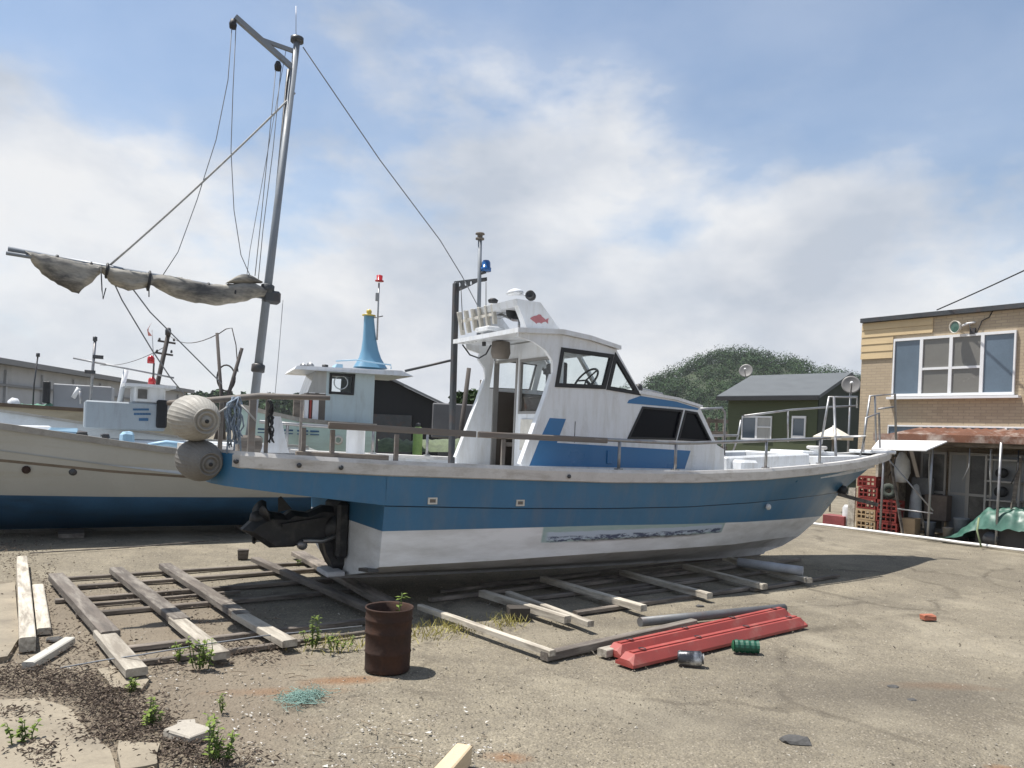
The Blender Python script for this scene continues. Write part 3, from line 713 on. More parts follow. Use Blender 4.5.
# rack of gear with two dark reels at the right door
rk = thing('gear_rack', 'pale open rack with dark reels behind the green tarpaulin', 'rack', on_front(W(1002, 500, .8)[0], .9), FA)
for x in (-.28, .28):
    for y in (-.12, .12): MB().box((x, y, .82), (.035, .035, 1.64)).build('upright', m_alu, rk)
for z in (.45, .8, 1.15, 1.55): MB().box((0, 0, z), (.6, .28, .03)).build('shelf', m_alu, rk)
MB().box((0, .13, .82), (.6, .015, 1.6)).build('back_board', m_frost, rk)
for z, r in ((.96, .1), (1.31, .09), (.6, .08)):
    MB().lathe([(.02, -.06), (r, -.06), (r, -.045), (r * .7, -.04), (r * .7, .04), (r, .045), (r, .06), (.02, .06)], (-.06, 0, z), (0, 1, 0), 16).build('reel', m_black, rk)
# green tarpaulin thrown over gear
m_tarp = mat('green tarpaulin', (.036, .108, .080), .5, var=.3, scale=2.5, bump=.25, fine=14, dirt=((.16, .30, .25), .5, 3, (1, 1, 1)))
rows = []
for j in range(44):
    r = []
    for i in range(68):
        a, b_ = i / 67, j / 43
        x = -.75 + 2.0 * a; y = -.36 + 1.0 * b_
        h = .66 * math.exp(-((x - .35) / .62) ** 4 - ((y - .05) / .45) ** 4) + .22 * math.exp(-((x + .4) / .3) ** 2 - (y / .35) ** 2)
        fold = .09 * abs(noise.noise(Vector((x * 2.6 + y, y * 4, 2)))) + .06 * noise.noise(Vector((x * 6, y * 7, 2))) + .03 * noise.noise(Vector((x * 13, y * 13, 4)))
        ed = .02 + .05 * abs(noise.noise(Vector((x * 3, y * 3, 7)))) + max(0, -.2 - y) * (1.1 + 2.2 * noise.noise(Vector((x * 2.5, 1, 7)))) * (1 if x > -.35 else .2)
        r.append((x + .05 * noise.noise(Vector((x * 4, y * 4, 5))), y + .05 * noise.noise(Vector((x * 4, y * 4, 8))), max(ed, h + fold * min(1, h * 3 + .3))))
    rows.append(r)
tp = MB().grid(rows).build('tarpaulin', m_tarp, fix=False); tp.location = on_front(W(985, 535, .05)[0], .32); tp.rotation_euler.z = FA
gm_ = thing('covered_engine', 'dark engine block hidden under the green tarpaulin', 'engine', tp.location, FA)
MB().box((.3, .14, .21), (1.0, .72, .42), bev=.04).build('block', m_darkin, gm_)
MB().lathe([(.001, -.1), (.12, -.1), (.12, .1), (.001, .1)], (.1, -.22, .16), (0, 1, 0), 14).build('pulley', m_darksteel, gm_)
tag(tp, 'crumpled green tarpaulin thrown over gear below the rack', 'tarpaulin')
tag(MB().tube([on_front(2.72, -.2, .52), on_front(2.74, -.3, .3), on_front(2.85, -.38, .03)], .016, 6).build('tie_rope', mat('olive rope', (.2, .24, .13), .9)), 'pale green rope hanging over the tarpaulin', 'rope')
# clutter hung and stood about the lean-to
for k, (px, py, off, r, h, c_, lb_) in enumerate(((930, 522, .5, .10, .30, (.10, .11, .13), 'dark blue bucket on the ground inside the lean to'), (962, 508, .7, .13, .42, (.20, .21, .22), 'grey drum standing before the sliding doors'), (948, 530, .35, .09, .24, (.24, .20, .16), 'small brown pot on the ground beside the lean to post'))):
    tag(MB().lathe([(.001, 0), (r * .85, 0), (r, h * .9), (r * 1.06, h * .93), (r * 1.06, h), (r * .92, h), (r * .85, h * .6), (.001, h * .55)], on_front(W(px, py, off)[0], off), (0, 0, 1), 16).build('bucket' if k != 1 else 'drum', mat(f'clutter paint {k}', c_, .6, var=.25, scale=6)), lb_, 'bucket' if k != 1 else 'drum')
for k, (px, off, z, w, d, h, c_, lb_) in enumerate(((938, 1.0, .55, .42, .25, .5, (.13, .10, .08), 'brown wooden box on the shelf inside the lean to'), (922, 1.05, .95, .36, .2, .34, (.16, .165, .17), 'grey box high inside the lean to'), (988, .95, .2, .5, .3, .4, (.07, .072, .08), 'dark box on the ground below the reel rack'))):
    tag(MB().box(on_front(W(px, 500, off)[0], off, z), (w, d, h), FA + .06, bev=.012, jit=.006).build('storage_box', mat(f'box paint {k}', c_, .75, var=.3, scale=5, bump=.2)), lb_, 'box')
for k, (px, off) in enumerate(((893, .2), (927, .25), (967, .15), (988, .2), (1016, .12))):
    t0 = W(px, 460, off)[0]
    tag(MB().tube([on_front(t0, off + .1, 1.74), on_front(t0 + .03, off + .02, 1.4), on_front(t0 + (.08 if k % 2 else -.05), off - .02, .9 if k % 2 else 1.15)], .011, 5).build('hanging_line', [m_black, m_rope, m_line_, m_rope, m_black][k]), ['black cord hanging left of the awning sack', 'pale cord hanging by the sliding door under the awning', 'grey cord hanging before the middle sliding door', 'pale cord hanging left of the reel rack', 'black cord hanging right of the reel rack'][k], 'cord')
tag(MB().bar(on_front(W(905, 520, .15)[0], .1, .02), on_front(W(888, 455, .15)[0], .22, 1.55), .05, .03).build('leaning_pole', m_oldwood), 'grey wooden pole leaning against the lean to beside the crates', 'pole')
tag(MB().bar(on_front(W(1006, 520, .15)[0], .3, .3), on_front(W(1012, 455, .15)[0], .5, 1.6), .06, .03).build('leaning_pole', m_darkwood_shade), 'dark board leaning against the reel rack', 'board')
# white pipe lying along the yard edge
rr = random.Random(3)
tag(MB().tube([FO + FD * t + FN * (rr.uniform(-.012, .012) - .12) + Vector((0, 0, .035 + rr.uniform(0, .008))) for t in np.arange(-1.1, 6.0, .35)], .028, 8).build('white_pipe', mat('white pipe', (.74, .73, .70), .5, var=.1, scale=5)), 'long thin white pipe lying along the edge of the yard', 'pipe')

# ================================================================== the blue fishing boat
boat = thing('fishing_boat', 'blue and white fishing boat with wheelhouse, propped on timbers in the yard', 'boat', (BO[0], BO[1], 0), BA)
S = [0, 1.2, 2.4, 3.6, 4.8, 5.8, 6.6, 7.2, 7.8, 8.3, 8.65, 8.82]
SW = [1.12, 1.17, 1.19, 1.17, 1.07, .94, .79, .64, .46, .28, .12, .012]
SZ = [1.32, 1.30, 1.28, 1.285, 1.32, 1.375, 1.425, 1.465, 1.515, 1.56, 1.60, 1.62]
LV = {  # level lines: s, half breadth, height, ending on the stem
 'mid':  ([0, 1.2, 2.4, 3.6, 4.8, 5.8, 6.6, 7.3, 7.9, 8.30], [1.115, 1.155, 1.165, 1.13, .985, .80, .60, .38, .16, .012], [1.13, 1.11, 1.09, 1.09, 1.12, 1.16, 1.19, 1.23, 1.28, 1.31]),
 'knuck':([0, 1.2, 2.4, 3.6, 4.8, 5.8, 6.6, 7.2, 7.70], [1.10, 1.13, 1.135, 1.08, .90, .67, .43, .20, .012], [.95, .92, .905, .905, .925, .95, .965, .975, .98]),
 'knuck2':([0, 1.2, 2.4, 3.6, 4.8, 5.8, 6.6, 7.2, 7.67], [1.085, 1.115, 1.12, 1.065, .885, .655, .415, .188, .012], [.938, .908, .893, .893, .913, .938, .953, .963, .965]),
 'water':([0, 1.2, 2.4, 3.6, 4.8, 5.8, 6.6, 7.28], [1.06, 1.08, 1.08, 1.01, .80, .53, .25, .012], [.72, .72, .72, .70, .675, .655, .635, .62]),
 'chine':([0, 1.2, 2.4, 3.6, 4.8, 5.8, 6.35, 6.80], [1.02, 1.02, 1.0, .90, .64, .34, .15, .012], [.40, .405, .42, .41, .38, .37, .355, .34]),
 'lower':([0, 1.2, 2.4, 3.6, 4.8, 5.6, 6.1, 6.45], [.72, .70, .62, .46, .27, .12, .05, .012], [.30, .28, .26, .24, .225, .22, .215, .21]),
 'keel': ([0, 1.2, 2.4, 3.6, 4.8, 5.4, 5.8, 6.1], [.03, .03, .03, .03, .03, .03, .02, .012], [.15, .125, .115, .11, .11, .115, .125, .14]),
}
LV['sheer'] = (S, SW, SZ)
order = ['sheer', 'mid', 'knuck', 'knuck2', 'water', 'chine', 'lower', 'keel']
TT = [1 - (1 - k / 40) ** 1.25 for k in range(41)]
def level(nm, sg):
    ss, ww, zz_ = LV[nm]
    return [(t * ss[-1], sg * interp(t * ss[-1], ss, ww), interp(t * ss[-1], ss, zz_)) for t in TT]
def hull_material(name, blue):
    """topside paint; the white boot band carries a rubbed patch of old primer and flaked antifouling"""
    m = bpy.data.materials.new(name); m.use_nodes = True
    nt = m.node_tree; b = nt.nodes['Principled BSDF']
    t = nt.nodes.new('ShaderNodeTexCoord'); sp = nt.nodes.new('ShaderNodeSeparateXYZ'); L(nt, t.outputs['Object'], sp.inputs[0])
    n = noise_node(nt, mapping(nt, t.outputs['Object'], (.7, 1, 3)), 2.2, 6, .62)
    c = ramp(nt, n, [(.3, (.55, .55, .54)), (.6, (.76, .77, .78))])
    def band(sock, a, b2, soft):
        f1 = nt.nodes.new('ShaderNodeMapRange'); f1.inputs[1].default_value = a; f1.inputs[2].default_value = a + soft; L(nt, sock, f1.inputs[0])
        f2 = nt.nodes.new('ShaderNodeMapRange'); f2.inputs[1].default_value = b2 - soft; f2.inputs[2].default_value = b2; f2.inputs[3].default_value = 1; f2.inputs[4].default_value = 0; L(nt, sock, f2.inputs[0])
        return math_node(nt, 'MULTIPLY', f1.outputs[0], f2.outputs[0])
    side = math_node(nt, 'LESS_THAN', sp.outputs[1], 0.0)
    zw = math_node(nt, 'ADD', sp.outputs[2], math_node(nt, 'MULTIPLY', math_node(nt, 'SUBTRACT', noise_node(nt, mapping(nt, t.outputs['Object'], (2, 1, 6)), 3, 5, .65), .5), .035))
    area = math_node(nt, 'MULTIPLY', math_node(nt, 'MULTIPLY', band(sp.outputs[0], 1.66, 4.40, .02), band(sp.outputs[2], .555, .75, .015)), side)
    prim = mixc(nt, noise_node(nt, mapping(nt, t.outputs['Object'], (1, 1, 6)), 6, 6, .7), (.20, .36, .36), (.46, .52, .50))
    c = mixc(nt, area, c, prim)
    mid = math_node(nt, 'MULTIPLY', math_node(nt, 'MULTIPLY', band(zw, .575, .672, .012), band(sp.outputs[0], 1.70, 4.38, .05)), side)
    c = mixc(nt, math_node(nt, 'MULTIPLY', mid, .95), c, (.46, .54, .64))
    fl_ = ramp(nt, noise_node(nt, mapping(nt, t.outputs['Object'], (1.6, 1, 6.0)), 4.5, 8, .75), [(.47, 0.0), (.52, .9)])
    dk = math_node(nt, 'MULTIPLY', math_node(nt, 'MULTIPLY', math_node(nt, 'MULTIPLY', band(zw, .556, .628, .012), band(sp.outputs[0], 1.72, 4.38, .06)), side), fl_)
    c = mixc(nt, dk, c, (.024, .038, .10))
    brn = math_node(nt, 'MULTIPLY', math_node(nt, 'MULTIPLY', math_node(nt, 'MULTIPLY', band(zw, .54, .585, .02), band(sp.outputs[0], 1.9, 4.2, .4)), side), .6)
    c = mixc(nt, brn, c, (.10, .065, .05))
    L(nt, c, b.inputs['Base Color']); b.inputs['Roughness'].default_value = .45
    return m
m_boot = hull_material('white boot band with rubbed patch', False)
hb = MB()
for sg in (-1, 1):
    hb.grid([level(k, sg) for k in order[:3]], mi=0)
    for i_, mi_ in ((2, 2), (3, 0), (4, 1), (5, 3), (6, 3)): hb.grid([level(k, sg) for k in order[i_:i_ + 2]], mi=mi_)
    hb.grid([level('keel', sg), [(x, 0, z - .03) for x, y, z in level('keel', sg)]], mi=3)
    # stem strip closes the bow
hb.grid([[level(k, sg)[-1] for k in order] for sg in (-1, 1)], mats=[3])
# transom
tz = [(interp(0, *[LV[k][0], LV[k][1]]), interp(0, LV[k][0], LV[k][2])) for k in order[2:]]
for tz_s, mi_ in ((tz[:3], 0), (tz[2:], 1)): hb.add([(0, -w, z) for w, z in tz_s] + [(0, w, z) for w, z in reversed(tz_s)], [tuple(range(2 * len(tz_s)))], mi_)
# counter (overhanging stern) aft of the transom
AS = [0.0, -.3, -.6, -.9, -1.15, -1.30, -1.38]; AW = [1.12, 1.115, 1.105, 1.08, 1.03, .93, .78]; AZ = [1.32, 1.33, 1.34, 1.35, 1.36, 1.365, 1.37]; AB = [.95, .985, 1.02, 1.055, 1.085, 1.10, 1.11]
for sg in (-1, 1):
    hb.grid([[(s, sg * w, z) for s, w, z in zip(AS, AW, AZ)], [(s, sg * (w - .02), b_) for s, w, b_ in zip(AS, AW, AB)]], mi=0)
hb.grid([[(s, -(w - .02), b_) for s, w, b_ in zip(AS, AW, AB)], [(s, (w - .02), b_) for s, w, b_ in zip(AS, AW, AB)]], mi=0, smooth=False)
hb.grid([[(-1.38, y, 1.37) for y in (-.78, 0, .78)], [(-1.38, y, 1.11) for y in (-.76, 0, .76)]], mi=0, smooth=False)
hull = hb.build('hull', [m_hullblue, m_boot, mat('dark knuckle groove', (.018, .05, .10), .5), m_bottom], boat)
# deck, inside the bulwark
db = MB()
full = [(s, w, z) for s, w, z in zip(reversed(AS[1:]), reversed(AW[1:]), reversed(AZ[1:]))] + [(s, w, z) for s, w, z in zip(S, SW, SZ)]
ds = np.linspace(-1.33, 8.6, 46)
fs_, fw_, fz_ = [p[0] for p in full], [p[1] for p in full], [p[2] for p in full]
def sheer_at(s): return interp(s, fs_, fw_), interp(s, fs_, fz_)
rows = [[], []]; inset = []
for s in ds:
    w, z = sheer_at(s); dz = .045 if s < 0 else (.10 if s < 5.2 else .20 - .05 * min(1, max(0, s - 7) / 1.5))
    if s > 0:
        sm_ = min(s, 8.29); wm_, zm_ = interp(sm_, LV['mid'][0], LV['mid'][1]), interp(sm_, LV['mid'][0], LV['mid'][2])
        w = max(.03, w - (w - wm_) * dz / max(.1, z - zm_))
    rows[0].append((s, -(w - .03), z - dz)); rows[1].append((s, w - .03, z - dz)); inset.append(max(.01, w - .03))
db.grid(rows, smooth=False)
for sg in (-1, 1):
    db.grid([[(s, sg * (sheer_at(s)[0] - .05), sheer_at(s)[1]) for s in ds], [(s, sg * inset[i], rows[0][i][2] - .01) for i, s in enumerate(ds)]], smooth=False)
db.build('deck', m_white, boat)
# gunwale capping on both sides
cap = MB()
gs = np.concatenate([np.linspace(-1.38, 0, 9), np.linspace(.3, 7.2, 24), np.linspace(7.4, 8.82, 14)])
for sg in (-1, 1):
    r1, r2, r3, r4, r5 = [], [], [], [], []
    for i, s in enumerate(gs):
        w, z = sheer_at(s)
        w = max(w, .015)
        e = .035
        t = Vector((1, 0)); 
        k = max(0, (s - 7.6) / 1.2); fx_ = s + .06 * k
        r1.append((s, sg * max(0, w - .085), z - .02)); r2.append((s, sg * max(0, w - .085), z + .018)); r3.append((fx_, sg * (w + .012), z + .022)); r4.append((fx_, sg * (w + e * .8), z - .012)); r5.append((fx_, sg * (w + e * .75 - .006), z - .105))
    r6 = [(s, sg * (max(.015, sheer_at(s)[0]) - .004), sheer_at(s)[1] - .115) for s in gs]
    cap.grid([r1, r2, r3, r4, r5, r6], smooth=False)
w, z = sheer_at(-1.38)
cap.box((-1.40, 0, z - .042), (.07, 2 * w + .05, .13))
w, z = sheer_at(8.82)
cap.box((8.82, 0, z - .045), (.12, .12, .135), bev=.03)
cap.build('gunwale', m_gunwale, boat)
# bow platform, anchor roller, fore hatch coaming
MB().box((8.45, 0, 1.60), (.62, .40, .05), bev=.015).build('bow_platform', m_white, boat)
fd = MB()
rows = [[], [], [], []]
for s in np.linspace(6.3, 8.3, 10):
    w, z = sheer_at(s); w = max(.05, w - .13); zt_ = 1.50 + (s - 6.3) * .02
    rows[0].append((s, -w, z - .19)); rows[1].append((s, -w + .03, zt_)); rows[2].append((s, w - .03, zt_)); rows[3].append((s, w, z - .19))
fd.grid(rows, smooth=False); fd.add([r[0] for r in rows], [(0, 1, 2, 3)])
fd.build('fore_deck', m_white, boat)
MB().box((6.9, .05, 1.545), (.75, .6, .06), bev=.02).build('fore_hatch', m_white, boat)
mb = MB()
for sg in (-1, 1):
    mb.bar((4.6, sg * .62, 1.36), (6.25, sg * .52, 1.44), .10, .2, bev=.02)
mb.bar((6.22, -.52, 1.44), (6.22, .52, 1.44), .10, .2, bev=.02)
mb.build('hold_coaming', m_white, boat)
MB().box((5.4, 0, 1.335), (1.5, 1.1, .03)).build('well_shade_sheet', m_darksteel, boat)  # dark sheet standing for the shade in the recessed deck well
p = BP(817, 445, -.2)
bt = MB().lathe([(.001, 1.28), (.10, 1.28), (.10, 1.40), (.07, 1.42), (.065, 1.54), (.09, 1.56), (.10, 1.60), (.08, 1.64), (.001, 1.65)], (p.x, -.2, 0), (0, 0, 1), 16).build('capstan', m_white, boat)
MB().lathe([(.12, 1.60), (.14, 1.61), (.14, 1.64), (.12, 1.65)], (p.x, -.2, 0), (0, 0, 1), 16).build('rim', m_gunwale, bt)
for (px, n) in ((745, -.75), (712, .6)):
    q = BP(px, 460, n)
    MB().box((q.x, n, 1.36), (.28, .2, .14), bev=.03).build('deck_box', m_white, boat)

# ---------------------------------------------------------------- wheelhouse
NW = .85; NF = .62     # the house stands a little off the centreline
side = [(1.53, 1.20), (1.53, 1.33), (1.78, 1.98), (1.86, 2.25), (1.85, 2.38), (1.76, 2.48), (1.62, 2.55), (1.43, 2.59), (1.43, 2.655), (1.95, 2.66), (2.30, 2.635), (2.66, 2.575), (3.02, 2.135), (3.55, 2.085), (3.92, 2.02), (4.22, 1.60), (4.34, 1.55), (4.36, 1.20)]
w1 = [(1.97, 2.50), (2.59, 2.49), (2.51, 2.17), (1.92, 2.15)]
w2 = [(2.66, 2.48), (2.955, 2.14), (2.585, 2.165)]
w3 = [(3.06, 1.975), (3.64, 1.97), (3.555, 1.645), (2.88, 1.635)]
w4 = [(3.70, 1.968), (3.87, 1.955), (4.11, 1.64), (3.605, 1.645)]
def side_fn(sg, o): return lambda p, q, t: (p, sg * ((NW if sg < 0 else NF) + o - t), q)
wh_ = thing_part = None
house = MB()
side_far = [(p[0] + (.16 if p[0] < 1.7 and p[1] > 2.5 else 0), p[1]) for p in side]
house.plate(side, [w1, w2, w3, w4], side_fn(-1, 0), .045)
house.plate(side_far, [w1, w2, w3, w4], side_fn(1, 0), .045)
house = house.build('wheelhouse', m_white, boat)
for sg in (-1, 1):
    for w, tint in ((w1, 0), (w2, 0), (w3, 1), (w4, 1)):
        fr = MB().plate(scale_poly(w, .03 if not tint else .012), [scale_poly(w, -.012)], side_fn(sg, .010), .03).build('window_frame', m_black, house)
        MB().plate(scale_poly(w, .006), [], side_fn(sg, -.016), .006).build('window_pane', m_tint if tint else m_clear, house)
# mullion of the clear side windows is the white post left between w1 and w2
rf = MB()
rf.plate([(1.40, 2.625), (1.95, 2.662), (2.30, 2.637), (2.70, 2.577), (2.70, 2.617), (2.30, 2.685), (1.95, 2.712), (1.40, 2.672)], [], lambda p, q, t: (p, -NW - .035 + t, q), NW + .58)
rf.build('roof', m_white, house)
rf = MB().plate([(3.0, 2.125), (3.55, 2.087), (3.94, 2.022), (3.95, 2.05), (3.56, 2.118), (3.0, 2.158)], [], lambda p, q, t: (p, -NW - .02 + t, q), NW + NF + .04).build('trunk_roof', m_white, house)
# windscreen: sloping frame with two panes
def scr(a, b, t):   # a across, b up the slope 0..1
    s0, z0, s1, z1 = 3.02, 2.13, 2.665, 2.575
    return (s0 + (s1 - s0) * b + t * .78, a, z0 + (z1 - z0) * b + t * .63)
holes = [[(-.78, .08), (-.15, .08), (-.15, .93), (-.78, .93)], [(-.09, .08), (.55, .08), (.55, .93), (-.09, .93)]]
MB().plate([(-.80, 0), (.57, 0), (.57, 1), (-.80, 1)], holes, lambda a, b, t: scr(a, b, t), .03).build('windscreen_frame', m_white, house)
for h in holes: MB().plate(h, [], lambda a, b, t: scr(a, b, .01 + t), .006).build('windscreen_pane', m_clear, house)
# trunk cabin front
def tf(a, b, t): return (interp(b, [0, .5, .6, 1], [4.345, 4.33, 4.21, 3.925]) + t, a, interp(b, [0, .5, .6, 1], [1.20, 1.555, 1.60, 2.02]))
rows = [[tf(a, b, 0) for a in (-NW + .002, 0, NF - .002)] for b in (0, .5, .6, 1)]
MB().grid(rows, smooth=False).build('cabin_front', m_white, house)
fh = [(-.7, 1.66), (.47, 1.66), (.42, 1.94), (-.65, 1.94)]
MB().add([(interp(q, [1.60, 2.02], [4.21, 3.925]) + .012, p, q + .008) for p, q in fh], [(0, 1, 2, 3)]).build('front_window', m_tint, house)
# aft bulkhead with door opening and window
BH = 1.98
MB().plate([(-NW + .047, 1.2), (NF - .047, 1.2), (NF - .047, 2.64), (-NW + .047, 2.64)], [[(.07, 1.21), (.55, 1.21), (.55, 2.46), (.07, 2.46)], [(-.72, 1.85), (.0, 1.85), (.0, 2.46), (-.72, 2.46)]], lambda a, b, t: (BH + t, a, b), .04).build('aft_bulkhead', m_white, house)
MB().plate([(-.72, 1.85), (.0, 1.85), (.0, 2.46), (-.72, 2.46)], [[(-.69, 1.88), (-.03, 1.88), (-.03, 2.43), (-.69, 2.43)]], lambda a, b, t: (BH - .006 + t, a, b), .03).build('bulkhead_window_frame', m_alu, house)
MB().plate([(-.70, 1.87), (-.02, 1.87), (-.02, 2.44), (-.70, 2.44)], [], lambda a, b, t: (BH + .026 + t, a, b), .006).build('bulkhead_window_pane', m_clear, house)
MB().plate([(.05, 1.19), (.57, 1.19), (.57, 2.48), (.05, 2.48)], [[(.075, 1.22), (.545, 1.22), (.545, 2.45), (.075, 2.45)]], lambda a, b, t: (BH - .012 + t, a, b), .06).build('door_frame', m_alu, house)
MB().box((BH - .012, -.22, 1.62), (.012, .26, .34)).build('notice_panel', m_beige, house)
# aft canopy underside lamp and lead
MB().lathe([(.001, 0), (.09, 0), (.11, .06), (.1, .18), (.001, .2)], (1.72, .0, 2.45), (0, 0, 1), 14).build('deck_lamp', m_interior, house)
MB().tube([(1.5, .5, 2.62), (1.55, .4, 2.5), (1.6, .28, 2.46), (1.62, .15, 2.5), (1.65, .1, 2.6)], .009, 5).build('lamp_lead', m_black, house)
# interior: lining sheets added with shade in their colour, dash, seat, wheel
for n_ in (-NW + .05, NF - .062): MB().box((2.62, n_, 1.66), (1.2, .012, .92)).build('shade_lining', mat('dark cabin panels and shade', (.06, .048, .038), .7), house)
ins = MB(); ins.box((2.85, -.115, 1.92), (.28, 1.33, .36), bev=.03)
ins.build('dashboard', m_interior, house)
MB().box((3.2, -.115, 1.5), (2.1, 1.33, .05)).build('cabin_floor', m_interior, house)
MB().plate([(-.78, 1.2), (.56, 1.2), (.56, 2.07), (-.78, 2.07)], [], lambda a, b, t: (2.30 + t, a, b), .03).build('companionway_panel', mat('dark cabin panels and shade', (.06, .048, .038), .7), house)
MB().box((2.85, .15, 1.62), (.3, .8, .7)).build('cabin_locker', mat('dark cabin panels and shade', (.06, .048, .038), .7), house)
wl_ = MB()
c0_ = Vector((2.62, -.38, 2.26)); ax = Vector((-.8, 0, .6)).normalized(); u_ = Vector((0, 1, 0)); v_ = ax.cross(u_)
ring = [c0_ + (u_ * math.cos(a) + v_ * math.sin(a)) * .17 for a in np.linspace(0, 2 * math.pi, 25)]
wl_.tube(ring, .013, 6, caps=False)
for k in range(3):
    a = k * 2.094; wl_.tube([c0_, c0_ + (u_ * math.cos(a) + v_ * math.sin(a)) * .17], .01, 5)
wl_.tube([c0_, c0_ - ax * .2], .02, 6)
wl_.build('steering_wheel', m_black, house)
st = MB(); st.box((2.3, -.45, 2.06), (.32, .34, .08), bev=.02); st.box((2.17, -.45, 2.24), (.07, .34, .34), bev=.02); st.tube([(2.3, -.45, 1.5), (2.3, -.45, 2.03)], .04, 8)
st.build('helm_seat', m_black, house)
MB().tube([(2.45, .2, 2.1), (2.62, .1, 2.6)], .012, 6).build('grab_pole', m_steel, house)
MB().box((2.5, .25, 2.38), (.06, .07, .07), bev=.01).build('interior_instrument', m_black, house)
# blue paint bands
pb = MB()
pb.plate([(1.62, 1.31), (3.72, 1.31), (3.80, 1.52), (1.94, 1.55), (2.04, 1.80), (1.84, 1.80), (1.72, 1.55)], [], side_fn(-1, .004), .004)
pb.plate([(1.62, 1.31), (3.72, 1.31), (3.80, 1.52), (1.94, 1.55), (2.04, 1.80), (1.84, 1.80), (1.72, 1.55)], [], side_fn(1, .004), .004)
for sg in (-1, 1): pb.plate([(2.86, 2.045), (3.02, 2.10), (3.55, 2.07), (3.90, 2.012), (3.885, 1.992), (3.55, 2.005), (2.84, 2.01)], [], side_fn(sg, .0035), .004)
pb.build('blue_paint_band', m_cabinblue, house)
for sg in (-1, 1):
    MB().plate([(1.51, 1.33), (1.53, 1.32), (1.79, 1.98), (1.87, 2.25), (1.845, 2.25), (1.76, 1.99)], [], side_fn(sg, .012), .07).build('wing_edge', m_white, house)
MB().box((2.16, -.8515, 1.67), (.006, .005, .22)).build('panel_seam', m_darksteel, house)
MB().box((2.62, -.862, 1.42), (.06, .02, .14), bev=.004).build('shore_power_socket', m_cabinblue, house)
MB().tube([(3.2, -.55, 2.17), (3.22, -.55, 2.21), (3.6, -.55, 2.17), (3.62, -.55, 2.12)], .014, 6).build('grab_rail', m_steel, house)
MB().tube([(3.2, .55, 2.17), (3.22, .55, 2.21), (3.6, .55, 2.17), (3.62, .55, 2.12)], .014, 6).build('grab_rail', m_steel, house)
MB().lathe([(.001, 0), (.04, 0), (.045, .05), (.03, .09), (.001, .1)], (3.12, -.7, 2.15), (0, 0, 1), 10).build('navigation_lamp', m_black, house)

# ---------------------------------------------------------------- light arch on the roof with the fish emblem
AN = .5
arch = MB()
leg = [BP(516, 299, -AN), BP(541, 303, -AN), BP(562, 336, -AN), BP(529, 332, -AN)]
leg = [(p.x, p.z) for p in leg]; leg[2] = (leg[2][0] + .06, 2.68); leg[3] = (leg[3][0], 2.69)
for sg in (-1, 1): arch.plate(leg, [], lambda p, q, t: (p, sg * (AN - t), q), .09)
arch.plate([leg[0], (leg[1][0], leg[1][1]), (leg[1][0] + .03, leg[1][1] - .07), (leg[0][0] + .02, leg[0][1] - .07)], [], lambda p, q, t: (p, -AN + .001 + t, q + .004), 2 * AN - .002)
arch = arch.build('light_arch', m_white, boat)
m_fish = mat('faded red emblem', (.40, .15, .16), .55, var=.2, scale=12, bump=0)
fc = ((leg[0][0] + leg[1][0] + leg[2][0] + leg[3][0]) / 4 + .01, (leg[0][1] + leg[2][1]) / 2 - .01)
fishp = [(-.12, 0), (-.10, .022), (-.065, .04), (-.03, .052), (-.01, .068), (.02, .066), (.035, .045), (.065, .028), (.085, .012), (.125, .040), (.118, .0), (.122, -.035), (.085, -.012), (.05, -.025), (.03, -.045), (.01, -.035), (-.02, -.04), (-.035, -.055), (-.055, -.038), (-.085, -.022)]
MB().plate([(fc[0] + a * .95, fc[1] + b * .85) for a, b in fishp], [], lambda p, q, t: (p, -AN - .003 + t * 1, q), .0025).build('fish_emblem', m_fish, arch)
# horn, searchlight, radar dome, on the arch
def boatpt(px, py, n): return BP(px, py, n)
p = boatpt(517, 312, -.2)
MB().lathe([(.02, -.1), (.05, -.08), (.06, .0), (.10, .06), (.10, .08), (.07, .08), (.03, .02), (.001, .02)], p, (-.75, -.6, -.05), 16).build('floodlight', m_black, arch)
p = boatpt(515, 293, -.1)
MB().lathe([(.001, -.02), (.07, -.02), (.10, .0), (.07, .03), (.03, .045), (.001, .05)], p, (-.15, 0, 1), 16).build('dome_antenna', m_white, arch)
p2 = boatpt(531, 296, -.25)
MB().tube([p + Vector((0, 0, -.01)), p2], .013, 6).build('lamp_bar', m_white, arch)
MB().lathe([(.001, -.05), (.04, -.05), (.052, -.02), (.055, .04), (.045, .042), (.001, .02)], p2, (-.7, -.6, .1), 14).build('spot_lamp', m_black, arch)
p = boatpt(493, 301, .3)
MB().lathe([(.001, -.02), (.05, -.02), (.06, .01), (.03, .03), (.001, .03)], p, (0, 0, 1), 12).build('small_lamp', m_black, arch)
MB().tube([boatpt(494, 314, .3), boatpt(503, 315, .05), boatpt(513, 320, -.25), boatpt(526, 321, -.42)], .014, 6).build('roof_rail', m_steel, arch)
MB().tube([boatpt(519, 320, -.35), boatpt(519, 330, -.35)], .013, 6).build('roof_rail', m_steel, arch)
